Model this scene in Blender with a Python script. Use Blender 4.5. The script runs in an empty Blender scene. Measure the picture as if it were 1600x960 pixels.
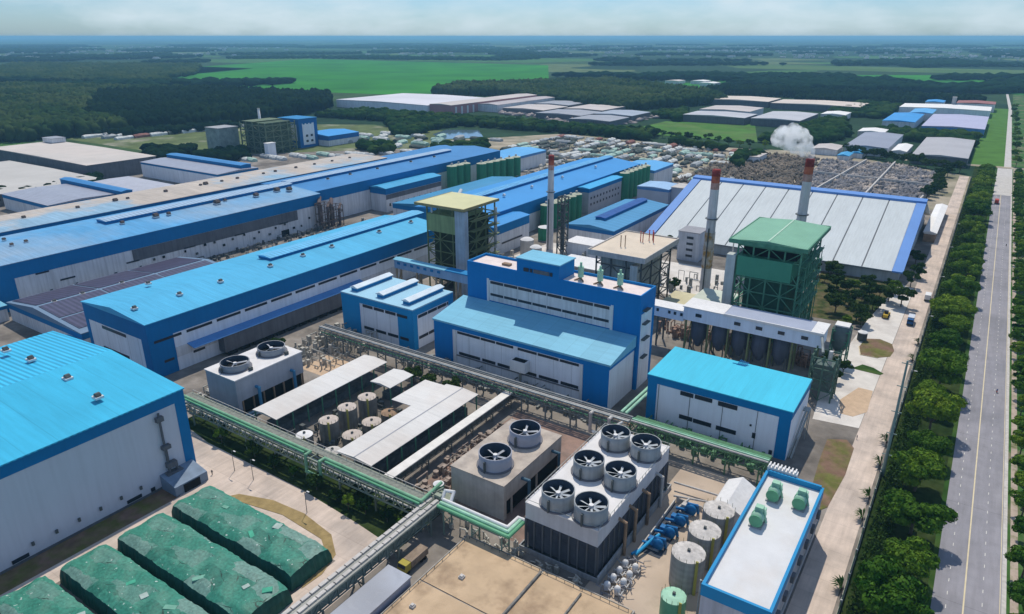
import bpy, bmesh, math, random
import numpy as np
from mathutils import Vector, Matrix
R = math.radians
rnd = random.Random(7)
S = bpy.context.scene
COL = S.collection

# ---------------------------------------------------------------- camera
cam = bpy.data.objects.new("camera", bpy.data.cameras.new("camera"))
COL.objects.link(cam)
cam.location = (0, 0, 120)
cam.rotation_euler = (R(90 - 20.98), 0, R(33.60))
cam.data.sensor_width = 36.0
cam.data.lens = 24.82
cam.data.clip_start = 1.0
cam.data.clip_end = 90000.0
S.camera = cam

# ---------------------------------------------------------------- light
SUN_DIR = Vector((-0.30, 0.52, 1.0)).normalized()      # towards the sun
sun = bpy.data.objects.new("sun", bpy.data.lights.new("sun", 'SUN'))
COL.objects.link(sun)
sun.data.energy = 4.0
sun.data.angle = R(0.5)
sun.data.color = (1.0, 0.925, 0.80)
sun.rotation_euler = SUN_DIR.to_track_quat('Z', 'Y').to_euler()
sun.location = (0, 0, 400)

world = bpy.data.worlds.new("World")
S.world = world
world.use_nodes = True
wn, wl = world.node_tree.nodes, world.node_tree.links
wn.clear()
wo = wn.new('ShaderNodeOutputWorld')
bg = wn.new('ShaderNodeBackground')
bg.inputs['Strength'].default_value = 0.16
sky = wn.new('ShaderNodeTexSky')
sky.sky_type = 'NISHITA'
sky.sun_disc = False
sky.sun_elevation = R(59)
sky.sun_rotation = R(-30)
sky.altitude = 120
sky.air_density = 1.0
sky.dust_density = 0.6
sky.ozone_density = 2.5
tc = wn.new('ShaderNodeTexCoord')
mp = wn.new('ShaderNodeMapping')
mp.inputs['Scale'].default_value = (1.0, 1.0, 3.2)
nz = wn.new('ShaderNodeTexNoise')
nz.inputs['Scale'].default_value = 6.0
nz.inputs['Detail'].default_value = 7
nz.inputs['Roughness'].default_value = 0.55
rp = wn.new('ShaderNodeValToRGB')
rp.color_ramp.elements[0].position = 0.42
rp.color_ramp.elements[1].position = 0.66
mx = wn.new('ShaderNodeMix'); mx.data_type = 'RGBA'
mx.inputs[7].default_value = (4.75, 5.6, 6.15, 1)
sk = wn.new('ShaderNodeMix'); sk.data_type = 'RGBA'; sk.blend_type = 'MULTIPLY'
sk.inputs[0].default_value = 1.0
sk.inputs[7].default_value = (0.42, 0.60, 0.84, 1)
ml = wn.new('ShaderNodeMath'); ml.operation = 'MULTIPLY'; ml.inputs[1].default_value = 0.75
wl.new(tc.outputs['Generated'], mp.inputs[0]); wl.new(mp.outputs[0], nz.inputs['Vector'])
wl.new(nz.outputs['Fac'], rp.inputs[0]); wl.new(rp.outputs[0], ml.inputs[0])
wl.new(ml.outputs[0], mx.inputs[0]); wl.new(sky.outputs[0], sk.inputs[6]); wl.new(sk.outputs[2], mx.inputs[6])
wl.new(mx.outputs[2], bg.inputs['Color']); wl.new(bg.outputs[0], wo.inputs['Surface'])

S.view_settings.view_transform = 'Standard'
S.view_settings.look = 'None'
S.view_settings.gamma = 1.0
S.view_settings.use_curve_mapping = False
S.view_settings.exposure = -0.15
S.render.engine = 'CYCLES'
S.cycles.use_denoising = True
S.cycles.max_bounces = 12
S.cycles.diffuse_bounces = 3
S.cycles.transparent_max_bounces = 8
S.cycles.volume_bounces = 10
S.cycles.use_adaptive_sampling = True

# ---------------------------------------------------------------- materials
MATS = {}
def M(name, c, rough=.65, var=.12, vs=.15, rib=0, ax='Y', ribc=.0, bump=0., streak=0., c2=None, t2=(.45, .62), vs2=.03, metal=0., spec=.12, joint=None, dirt=0., dax='X', jd=.86):
    if name in MATS: return MATS[name]
    m = bpy.data.materials.new(name); m.use_nodes = True
    n, l = m.node_tree.nodes, m.node_tree.links
    b = n['Principled BSDF']
    b.inputs['Roughness'].default_value = rough
    b.inputs['Metallic'].default_value = metal
    b.inputs['Specular IOR Level'].default_value = spec
    co = n.new('ShaderNodeTexCoord').outputs['Object']
    no = n.new('ShaderNodeTexNoise'); no.inputs['Scale'].default_value = vs; no.inputs['Detail'].default_value = 6; no.inputs['Roughness'].default_value = .6
    l.new(co, no.inputs['Vector'])
    mr = n.new('ShaderNodeMapRange'); mr.inputs[1].default_value = .3; mr.inputs[2].default_value = .7
    mr.inputs[3].default_value = 1 - var; mr.inputs[4].default_value = 1 + var
    l.new(no.outputs['Fac'], mr.inputs[0])
    base = None
    if c2:
        n2 = n.new('ShaderNodeTexNoise'); n2.inputs['Scale'].default_value = vs2; n2.inputs['Detail'].default_value = 7; n2.inputs['Roughness'].default_value = .62
        l.new(co, n2.inputs['Vector'])
        r2 = n.new('ShaderNodeValToRGB'); r2.color_ramp.elements[0].position = t2[0]; r2.color_ramp.elements[1].position = t2[1]
        r2.color_ramp.elements[0].color = (*c, 1); r2.color_ramp.elements[1].color = (*c2, 1)
        l.new(n2.outputs['Fac'], r2.inputs[0]); base = r2.outputs[0]
    fac = mr.outputs[0]
    if streak:
        mpn = n.new('ShaderNodeMapping'); mpn.inputs['Scale'].default_value = (1, 1, .05)
        l.new(co, mpn.inputs[0])
        n3 = n.new('ShaderNodeTexNoise'); n3.inputs['Scale'].default_value = .9; n3.inputs['Detail'].default_value = 3
        l.new(mpn.outputs[0], n3.inputs['Vector'])
        m3 = n.new('ShaderNodeMapRange'); m3.inputs[1].default_value = .4; m3.inputs[2].default_value = .7; m3.inputs[3].default_value = 1; m3.inputs[4].default_value = 1 - streak
        l.new(n3.outputs['Fac'], m3.inputs[0])
        mm = n.new('ShaderNodeMath'); mm.operation = 'MULTIPLY'; l.new(fac, mm.inputs[0]); l.new(m3.outputs[0], mm.inputs[1]); fac = mm.outputs[0]
    hgt = None
    if rib:
        w = n.new('ShaderNodeTexWave'); w.wave_type = 'BANDS'; w.bands_direction = ax; w.inputs['Scale'].default_value = .314 / rib
        l.new(co, w.inputs['Vector']); hgt = w.outputs['Fac']
        if ribc:
            m4 = n.new('ShaderNodeMapRange'); m4.inputs[3].default_value = 1 - ribc; m4.inputs[4].default_value = 1 + ribc
            l.new(hgt, m4.inputs[0])
            mm = n.new('ShaderNodeMath'); mm.operation = 'MULTIPLY'; l.new(fac, mm.inputs[0]); l.new(m4.outputs[0], mm.inputs[1]); fac = mm.outputs[0]
    if joint:
        sp = n.new('ShaderNodeSeparateXYZ'); l.new(co, sp.inputs[0])
        src = sp.outputs['XYZ'.index(joint[0])] if joint[0] in 'XYZ' else None
        if src is None:
            aa = n.new('ShaderNodeMath'); aa.operation = 'ADD'; l.new(sp.outputs[0], aa.inputs[0]); l.new(sp.outputs[1], aa.inputs[1]); src = aa.outputs[0]
        dv = n.new('ShaderNodeMath'); dv.operation = 'DIVIDE'; dv.inputs[1].default_value = joint[1]; l.new(src, dv.inputs[0])
        fr = n.new('ShaderNodeMath'); fr.operation = 'FRACT'; l.new(dv.outputs[0], fr.inputs[0])
        lt = n.new('ShaderNodeMapRange'); lt.interpolation_type = 'STEPPED'; lt.inputs['Steps'].default_value = 1
        cp = n.new('ShaderNodeMath'); cp.operation = 'LESS_THAN'; cp.inputs[1].default_value = .22 / joint[1]; l.new(fr.outputs[0], cp.inputs[0])
        m5 = n.new('ShaderNodeMapRange'); m5.inputs[3].default_value = 1; m5.inputs[4].default_value = jd; l.new(cp.outputs[0], m5.inputs[0])
        fl = n.new('ShaderNodeMath'); fl.operation = 'FLOOR'; l.new(dv.outputs[0], fl.inputs[0])
        wn_ = n.new('ShaderNodeTexWhiteNoise'); wn_.noise_dimensions = '1D'; l.new(fl.outputs[0], wn_.inputs['W'])
        m6 = n.new('ShaderNodeMapRange'); m6.inputs[3].default_value = .965; m6.inputs[4].default_value = 1.035; l.new(wn_.outputs['Value'], m6.inputs[0])
        for o_ in (m5.outputs[0], m6.outputs[0]):
            mm = n.new('ShaderNodeMath'); mm.operation = 'MULTIPLY'; l.new(fac, mm.inputs[0]); l.new(o_, mm.inputs[1]); fac = mm.outputs[0]
        n.remove(lt)
    if dirt:
        mpd = n.new('ShaderNodeMapping'); mpd.inputs['Scale'].default_value = {'X': (.06, .7, .3), 'Y': (.7, .06, .3)}[dax]; l.new(co, mpd.inputs[0])
        nd_ = n.new('ShaderNodeTexNoise'); nd_.inputs['Scale'].default_value = 1.0; nd_.inputs['Detail'].default_value = 5; nd_.inputs['Roughness'].default_value = .65; l.new(mpd.outputs[0], nd_.inputs['Vector'])
        m7 = n.new('ShaderNodeMapRange'); m7.inputs[1].default_value = .38; m7.inputs[2].default_value = .72; m7.inputs[3].default_value = 1.02; m7.inputs[4].default_value = 1 - dirt; l.new(nd_.outputs['Fac'], m7.inputs[0])
        mm = n.new('ShaderNodeMath'); mm.operation = 'MULTIPLY'; l.new(fac, mm.inputs[0]); l.new(m7.outputs[0], mm.inputs[1]); fac = mm.outputs[0]
    mul = n.new('ShaderNodeVectorMath'); mul.operation = 'SCALE'
    if base: l.new(base, mul.inputs[0])
    else: mul.inputs[0].default_value = c
    l.new(fac, mul.inputs['Scale']); l.new(mul.outputs[0], b.inputs['Base Color'])
    if rib or bump:
        bp = n.new('ShaderNodeBump')
        bp.inputs['Strength'].default_value = .14 if rib else min(1, bump); bp.inputs['Distance'].default_value = .12 if rib else .5
        l.new(hgt if hgt else no.outputs['Fac'], bp.inputs['Height']); l.new(bp.outputs[0], b.inputs['Normal'])
    MATS[name] = m
    return m

BLUE_R = M('blue_roof', (.05, .34, .58), .5, .07, .05, rib=1.2, ax='Y', ribc=.03, dirt=.16, joint=('Y', 8.0))
BLUE_RX = M('blue_roof_cross', (.055, .33, .60), .42, .05, .05, rib=1.2, ax='X', ribc=.05, spec=.5)
CYAN_R = M('cyan_roof', (.045, .42, .64), .5, .06, .05, dirt=.14, joint=('Y', 7.5))
CYAN_W = M('cyan_roof_ribbed', (.045, .41, .65), .5, .06, .05, rib=1.5, ax='Y', ribc=.26, dirt=.12)
PALE_R = M('pale_blue_roof', (.19, .48, .63), .5, .05, .08, dirt=.12, joint=('X', 6.3))
OLD_R = M('weathered_blue_roof', (.10, .35, .62), .5, .08, .04, rib=1.4, ax='Y', ribc=.02, c2=(.26, .38, .50), t2=(.45, .66), vs2=.012, dirt=.22, joint=('Y', 9.0))
CREAM_R = M('cream_roof', (.50, .44, .38), .7, .10, .05, c2=(.26, .42, .55), t2=(.52, .6), vs2=.009, dirt=.25, joint=('Y', 9.0))
TRIM = M('blue_cladding', (.005, .17, .40), .6, .08, .12, streak=.06)
TRIM2 = M('mid_blue_cladding', (.012, .20, .44), .6, .08, .12, streak=.06)
SKYB = M('light_blue_cladding', (.10, .27, .55), .55, .08, .1, streak=.1)
WALL = M('white_wall', (.80, .82, .86), .75, .05, .12, streak=.12, joint=('XY', 7.4), jd=.72)
WALLB = M('greyish_wall', (.70, .70, .71), .75, .09, .12, streak=.22, joint=('XY', 8.2), jd=.72)
GREYW = M('grey_louvre', (.14, .145, .16), .7, .14, .2, streak=.2)
GLASS = M('dark_glass', (.02, .028, .042), .3, .3, .5, spec=.3)
WHITE = M('white_paint', (.72, .71, .70), .6, .06, .15, streak=.1)
WHITE_R = M('white_roof', (.76, .74, .71), .6, .05, .12, rib=1.1, ax='X', ribc=.015)
SHEDR = M('white_shed_roof', (.66, .645, .62), .6, .04, .08, c2=(.60, .56, .52), vs2=.03, joint=('Y', 6.2), jd=.93, dirt=.08)
STEEL = M('galvanised_steel', (.32, .34, .33), .5, .25, .4, metal=.2)
DSTEEL = M('dark_steel', (.09, .10, .10), .6, .3, .5)
GSTEEL = M('green_steel', (.085, .24, .155), .55, .25, .4)
OLIVE = M('olive_steel', (.16, .19, .09), .6, .25, .3)
GPIPE = M('green_pipe', (.13, .36, .20), .45, .15, .4)
LPIPE = M('pale_green_pipe', (.32, .55, .40), .5, .2, .4)
BPIPE = M('blue_pipe', (.02, .16, .40), .4, .2, .5)
SPIPE = M('silver_pipe', (.55, .54, .52), .4, .2, .4, metal=.3)
RUST = M('rust_pipe', (.30, .20, .13), .7, .3, .4)
CONC = M('concrete', (.42, .39, .35), .85, .18, .2, streak=.3)
LCONC = M('light_concrete', (.54, .51, .475), .85, .12, .2, streak=.2)
GCONC = M('grey_concrete', (.36, .37, .38), .8, .14, .2, streak=.25)
TAN = M('tan_concrete', (.50, .365, .235), .85, .16, .12, c2=(.26, .18, .115), t2=(.50, .70), vs2=.10)
TANK = M('weathered_tank', (.23, .22, .20), .75, .25, .3, streak=.4)
TANKTOP = M('pinkish_tank_top', (.50, .43, .38), .8, .2, .4)
GREENT = M('green_silo', (.04, .24, .13), .5, .14, .12, streak=.3)
DGREEN = M('green_cladding', (.065, .27, .17), .55, .08, .1, rib=1.0, ax='X')
GROOF = M('green_roof', (.19, .39, .27), .55, .10, .08, rib=1.0, ax='X', ribc=.03)
YROOF = M('yellow_roof', (.58, .56, .32), .6, .08, .1, rib=1.2, ax='X', ribc=.04)
TROOF = M('beige_roof', (.62, .53, .42), .75, .10, .12)
OLCLAD = M('olive_cladding', (.27, .34, .16), .6, .12, .15, streak=.25)
RED = M('red_paint', (.42, .06, .04), .6, .2, .3)
DARK = M('dark_void', (.012, .013, .015), .9, .2, .3)
def tarp_mat():
    m = bpy.data.materials.new('green_tarp'); m.use_nodes = True
    n, l = m.node_tree.nodes, m.node_tree.links; b = n['Principled BSDF']; b.inputs['Roughness'].default_value = .55; b.inputs['Specular IOR Level'].default_value = .25
    co = n.new('ShaderNodeTexCoord').outputs['Object']
    nd = n.new('ShaderNodeTexNoise'); nd.inputs['Scale'].default_value = .7; nd.inputs['Detail'].default_value = 3; l.new(co, nd.inputs['Vector'])
    ad = n.new('ShaderNodeVectorMath'); ad.operation = 'MULTIPLY_ADD'; ad.inputs[1].default_value = (1.1, 1.1, 0); l.new(nd.outputs['Color'], ad.inputs[0]); l.new(co, ad.inputs[2])
    sc = n.new('ShaderNodeMapping'); sc.inputs['Scale'].default_value = (.13, .22, .0); l.new(ad.outputs[0], sc.inputs[0])
    v = n.new('ShaderNodeTexVoronoi'); v.inputs['Scale'].default_value = 1.0; v.distance = 'CHEBYCHEV'; l.new(sc.outputs[0], v.inputs['Vector'])
    sx = n.new('ShaderNodeSeparateXYZ'); l.new(v.outputs['Color'], sx.inputs[0])
    r = n.new('ShaderNodeValToRGB'); e = r.color_ramp.elements
    e[0].position = 0; e[0].color = (.024, .14, .10, 1); e[1].position = 1; e[1].color = (.16, .28, .235, 1)
    for p, c in ((.35, (.034, .20, .14, 1)), (.62, (.06, .22, .16, 1)), (.82, (.10, .21, .175, 1))): q = e.new(p); q.color = c
    l.new(sx.outputs[0], r.inputs[0])
    v2 = n.new('ShaderNodeTexVoronoi'); v2.feature = 'DISTANCE_TO_EDGE'; v2.inputs['Scale'].default_value = 1.0; l.new(sc.outputs[0], v2.inputs['Vector'])
    n2 = n.new('ShaderNodeTexNoise'); n2.inputs['Scale'].default_value = .35; n2.inputs['Detail'].default_value = 4; l.new(co, n2.inputs['Vector'])
    th = n.new('ShaderNodeMapRange'); th.inputs[1].default_value = .5; th.inputs[2].default_value = .68; th.inputs[3].default_value = 0; th.inputs[4].default_value = .022; l.new(n2.outputs['Fac'], th.inputs[0])
    lt = n.new('ShaderNodeMath'); lt.operation = 'LESS_THAN'; l.new(v2.outputs['Distance'], lt.inputs[0]); l.new(th.outputs[0], lt.inputs[1])
    n3 = n.new('ShaderNodeTexNoise'); n3.inputs['Scale'].default_value = 1.4; n3.inputs['Detail'].default_value = 6; l.new(co, n3.inputs['Vector'])
    mr = n.new('ShaderNodeMapRange'); mr.inputs[1].default_value = .3; mr.inputs[2].default_value = .7; mr.inputs[3].default_value = .72; mr.inputs[4].default_value = 1.25; l.new(n3.outputs['Fac'], mr.inputs[0])
    sp = n.new('ShaderNodeTexNoise'); sp.inputs['Scale'].default_value = .9; sp.inputs['Detail'].default_value = 2; l.new(ad.outputs[0], sp.inputs['Vector'])
    gt = n.new('ShaderNodeMapRange'); gt.inputs[1].default_value = .70; gt.inputs[2].default_value = .73; l.new(sp.outputs['Fac'], gt.inputs[0])
    mx = n.new('ShaderNodeMix'); mx.data_type = 'RGBA'; l.new(gt.outputs[0], mx.inputs[0]); l.new(r.outputs[0], mx.inputs[6]); mx.inputs[7].default_value = (.42, .50, .46, 1)
    mk = n.new('ShaderNodeMix'); mk.data_type = 'RGBA'; l.new(lt.outputs[0], mk.inputs[0]); l.new(mx.outputs[2], mk.inputs[6]); mk.inputs[7].default_value = (.012, .05, .035, 1)
    mu = n.new('ShaderNodeVectorMath'); mu.operation = 'SCALE'; l.new(mk.outputs[2], mu.inputs[0]); l.new(mr.outputs[0], mu.inputs['Scale']); l.new(mu.outputs[0], b.inputs['Base Color'])
    bp = n.new('ShaderNodeBump'); bp.inputs['Strength'].default_value = .3; bp.inputs['Distance'].default_value = .3; l.new(n3.outputs['Fac'], bp.inputs['Height']); l.new(bp.outputs[0], b.inputs['Normal'])
    return m
TARP = tarp_mat()
PLASTIC = M('grey_plastic', (.34, .42, .38), .5, .2, .5)
SOLAR = M('solar_panel', (.060, .055, .095), .35, .2, .3, rib=2.2, ax='Y', ribc=.3, spec=.3)
SILVER = M('silver_solar_roof', (.30, .31, .36), .4, .1, .2, rib=2.4, ax='Y', ribc=.12, spec=.5)
GREYR = M('grey_roof', (.30, .31, .34), .55, .1, .05, rib=2, ax='Y')
PINKR = M('pinkish_roof', (.50, .45, .42), .65, .1, .02)
PINK = M('pink_cladding', (.45, .22, .22), .7, .1, .05)
COALR = M('shed_panel', (.54, .58, .585), .6, .05, .05, rib=1.4, ax='X', ribc=.015, dirt=.10, dax='Y')
PERI = M('periwinkle_trim', (.12, .27, .60), .55, .06, .1)

# ---------------------------------------------------------------- mesh helpers
class MB:
    def __init__(s): s.v = []; s.f = []
    def poly(s, pts):
        b = len(s.v); s.v += [tuple(p) for p in pts]; s.f.append(tuple(range(b, b + len(pts)))); return s
    def hexa(s, p):
        b = len(s.v); s.v += [tuple(q) for q in p]
        s.f += [tuple(b + i for i in f) for f in ((3, 2, 1, 0), (4, 5, 6, 7), (0, 1, 5, 4), (1, 2, 6, 5), (2, 3, 7, 6), (3, 0, 4, 7))]; return s
    def box(s, x0, x1, y0, y1, z0, z1):
        if x0 > x1: x0, x1 = x1, x0
        if y0 > y1: y0, y1 = y1, y0
        return s.hexa([(x0, y0, z0), (x1, y0, z0), (x1, y1, z0), (x0, y1, z0), (x0, y0, z1), (x1, y0, z1), (x1, y1, z1), (x0, y1, z1)])
    def ext(s, sec, axis, a, b_):
        """closed section (list of 2-D points, counter-clockwise) extruded along an axis"""
        mk = {'Y': lambda p, t: (p[0], t, p[1]), 'X': lambda p, t: (t, p[0], p[1]), 'Z': lambda p, t: (p[0], p[1], t)}[axis]
        n = len(sec); b = len(s.v)
        s.v += [mk(p, a) for p in sec] + [mk(p, b_) for p in sec]
        s.f.append(tuple(range(b, b + n))[::-1]); s.f.append(tuple(range(b + n, b + 2 * n)))
        for i in range(n):
            j = (i + 1) % n; s.f.append((b + i, b + j, b + n + j, b + n + i))
        return s
    def cyl(s, x, y, z0, z1, r0, r1=None, n=20, cap=True):
        r1 = r0 if r1 is None else r1; b = len(s.v)
        for z, r in ((z0, r0), (z1, r1)):
            s.v += [(x + r * math.cos(2 * math.pi * i / n), y + r * math.sin(2 * math.pi * i / n), z) for i in range(n)]
        for i in range(n):
            j = (i + 1) % n; s.f.append((b + i, b + j, b + n + j, b + n + i))
        if cap:
            s.f.append(tuple(range(b, b + n))[::-1]); s.f.append(tuple(range(b + n, b + 2 * n)))
        return s
    def lathe(s, x, y, prof, n=20):
        b = len(s.v)
        for r, z in prof:
            s.v += [(x + r * math.cos(2 * math.pi * i / n), y + r * math.sin(2 * math.pi * i / n), z) for i in range(n)]
        for k in range(len(prof) - 1):
            for i in range(n):
                j = (i + 1) % n; s.f.append((b + k * n + i, b + k * n + j, b + k * n + n + j, b + k * n + n + i))
        return s
    def tube(s, p, q, r, n=8, r1=None):
        p, q = Vector(p), Vector(q); d = (q - p)
        if d.length < 1e-6: return s
        d.normalize(); u = d.orthogonal().normalized(); w = d.cross(u); b = len(s.v); r1 = r if r1 is None else r1
        for c, rr in ((p, r), (q, r1)):
            s.v += [tuple(c + rr * (math.cos(2 * math.pi * i / n) * u + math.sin(2 * math.pi * i / n) * w)) for i in range(n)]
        for i in range(n):
            j = (i + 1) % n; s.f.append((b + i, b + j, b + n + j, b + n + i))
        s.f.append(tuple(range(b, b + n))[::-1]); s.f.append(tuple(range(b + n, b + 2 * n)))
        return s
    def path(s, pts, r, n=8):
        for p, q in zip(pts, pts[1:]):
            d = (Vector(q) - Vector(p)); d = d.normalized() * r * .55 if d.length else d
            s.tube(Vector(p) - d, Vector(q) + d, r, n)
        return s
    def bar(s, p, q, w):
        return s.tube(p, q, w * .7, 4)
    def build(s, name, mat, parent=None, smooth=False):
        o = (0, 0, 0)
        if parent is not None:
            o = Vector((0, 0, 0)); a = parent
            while a is not None: o = o + a.location; a = a.parent
        else:
            a = np.array(s.v); o = Vector(((a[:, 0].min() + a[:, 0].max()) / 2, (a[:, 1].min() + a[:, 1].max()) / 2, a[:, 2].min()))
        me = bpy.data.meshes.new(name)
        me.from_pydata([(x - o[0], y - o[1], z - o[2]) for x, y, z in s.v], [], s.f)
        bm = bmesh.new(); bm.from_mesh(me); bmesh.ops.recalc_face_normals(bm, faces=bm.faces); bm.to_mesh(me); bm.free()
        if smooth:
            me.polygons.foreach_set('use_smooth', [True] * len(me.polygons))
        me.materials.append(mat)
        ob = bpy.data.objects.new(name, me); COL.objects.link(ob)
        if parent is not None: ob.parent = parent
        else: ob.location = o
        return ob

def tag(o, label, cat, group=None, kind=None):
    if label: o['label'] = label
    if cat: o['category'] = cat
    if group: o['group'] = group
    if kind: o['kind'] = kind
    return o
def thing(name, label, cat, loc, group=None):
    o = bpy.data.objects.new(name, None); COL.objects.link(o); o.location = loc; o.empty_display_size = 1
    return tag(o, label, cat, group)
def dup(root, loc, label, group=None, rz=None, sc=None):
    c = root.copy(); COL.objects.link(c); c.location = loc
    if rz is not None: c.rotation_euler = (0, 0, rz)
    if sc is not None: c.scale = sc
    tag(c, label, None, group)
    for ch in root.children:
        d = ch.copy(); COL.objects.link(d); d.parent = c
        for gr in ch.children:
            e = gr.copy(); COL.objects.link(e); e.parent = d
    return c
def sheet(name, pts, z, mat):
    o = MB().poly([(x, y, z) for x, y in pts]).build(name, mat)
    o['kind'] = 'structure'; return o
ORD = "first second third fourth fifth sixth seventh eighth ninth tenth eleventh twelfth thirteenth fourteenth fifteenth sixteenth seventeenth eighteenth nineteenth twentieth".split()
def nth(i):
    if i < 20: return ORD[i]
    t, u = divmod(i + 1, 10)
    w = {2: 'twent', 3: 'thirt', 4: 'fort', 5: 'fift'}[t]
    return w + 'ieth' if u == 0 else w + 'y-' + ORD[u - 1]

def panel(mb, face, r, u0, u1, z0, z1, d=.12):
    x0, x1, y0, y1 = r
    if face == '+X': mb.box(x1 + .002, x1 + d, u0, u1, z0, z1)
    elif face == '-X': mb.box(x0 - d, x0 - .002, u0, u1, z0, z1)
    elif face == '+Y': mb.box(u0, u1, y1 + .002, y1 + d, z0, z1)
    else: mb.box(u0, u1, y0 - d, y0 - .002, z0, z1)
    return mb

def add_vent(root, x, y, z, s=1.0, mat=None, fl=1.0):
    m = MB().box(x - 1.0 * s, x + 1.0 * s, y - .9 * s, y + .9 * s, z - .6, z + .55 * s)
    m.hexa([(x - 1.25 * s, y - 1.1 * s, z + .55 * s), (x + 1.25 * s, y - 1.1 * s, z + .55 * s), (x + 1.25 * s, y + 1.1 * s, z + .55 * s), (x - 1.25 * s, y + 1.1 * s, z + .55 * s),
            (x - .5 * s, y - .9 * s, z + 1.5 * s), (x + .5 * s, y - .9 * s, z + 1.5 * s), (x + .5 * s, y + .9 * s, z + 1.5 * s), (x - .5 * s, y + .9 * s, z + 1.5 * s)])
    o = m.build('roof_vent', mat or DSTEEL, root)
    f = MB().box(x - 1.75 * s * fl, x + 1.65 * s * fl, y - 1.55 * s * fl, y + 1.55 * s * fl, z - .5, z + .14).build('vent_flashing', WHITE, o)
    return o

def building(label, r, ze, zr=None, ridge='Y', name='factory_hall', cat='building', wall=WALL, roof=BLUE_R, trim=TRIM, fascia=4., corner=[], wins=[], panels=[], vents=[], group=None, over=.45, vs=1.0, monitor=None, z0=0., off=.5, faces=('+X', '-X', '+Y', '-Y'), vmat=None):
    x0, x1, y0, y1 = r
    root = thing(name, label, cat, ((x0 + x1) / 2, (y0 + y1) / 2, z0), group)
    MB().box(x0, x1, y0, y1, z0, ze - .02).build('wall', wall, root)
    zr = ze + .5 if zr is None else zr
    if ridge == 'Y':
        xm = x0 + (x1 - x0) * off; a, b = x0 - over, x1 + over
        MB().ext([(a, ze), (b, ze), (b, ze + .3), (xm, zr + .3), (a, ze + .3)], 'Y', y0 - over, y1 + over).build('roof', roof, root)
        zf = lambda x, y: ze + .3 + (zr - ze) * (1 - abs(x - xm) / ((xm - a) if x < xm else (b - xm)))
    elif ridge == 'X':
        ym = y0 + (y1 - y0) * off; a, b = y0 - over, y1 + over
        MB().ext([(a, ze), (b, ze), (b, ze + .3), (ym, zr + .3), (a, ze + .3)], 'X', x0 - over, x1 + over).build('roof', roof, root)
        zf = lambda x, y: ze + .3 + (zr - ze) * (1 - abs(y - ym) / ((ym - a) if y < ym else (b - ym)))
    else:
        MB().box(x0 - over, x1 + over, y0 - over, y1 + over, ze, zr).build('roof', roof, root)
        zf = lambda x, y: zr
    if fascia:
        m = MB()
        for f in faces:
            if f in ('+X', '-X'): panel(m, f, r, y0, y1, ze - fascia, ze - .03)
            else: panel(m, f, r, x0 - .12, x1 + .12, ze - fascia, ze - .03)
        m.build('fascia', trim, root)
    for f, u0, u1 in corner:
        panel(MB(), f, r, u0, u1, z0 + .02, ze - fascia - .01).build('corner_cladding', trim, root)
    for f, u0, u1, a, b, mt in panels:
        panel(MB(), f, r, u0, u1, a, b, .17).build('cladding_panel', mt, root)
    for f, u0, u1, a, b in wins:
        panel(MB(), f, r, u0, u1, a, b, .2).build('window', GLASS, root)
    for v in vents:
        add_vent(root, v[0], v[1], zf(v[0], v[1]), v[2] if len(v) > 2 else vs, vmat, .72 if vmat else 1.0)
    if monitor:
        for (mx0, mx1, my0, my1, h, mt) in monitor:
            zt = max(zf((mx0 + mx1) / 2, (my0 + my1) / 2), zf(mx0, my0)); zb = min(zf(mx0, my0), zf(mx1, my1)) - .3
            mo = MB().box(mx0, mx1, my0, my1, zb, zt + h).build('ridge_monitor', TRIM, root)
            if (my1 - my0) > (mx1 - mx0):
                xm = (mx0 + mx1) / 2
                MB().ext([(mx0 - .5, zt + h + .02), (mx1 + .5, zt + h + .02), (mx1 + .5, zt + h + .2), (xm, zt + h + .8), (mx0 - .5, zt + h + .2)], 'Y', my0 - .4, my1 + .4).build('monitor_roof', mt, mo)
            else:
                ym = (my0 + my1) / 2
                MB().ext([(my0 - .5, zt + h + .02), (my1 + .5, zt + h + .02), (my1 + .5, zt + h + .2), (ym, zt + h + .8), (my0 - .5, zt + h + .2)], 'X', mx0 - .4, mx1 + .4).build('monitor_roof', mt, mo)
    root['zf'] = 0
    del root['zf']
    return root
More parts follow.
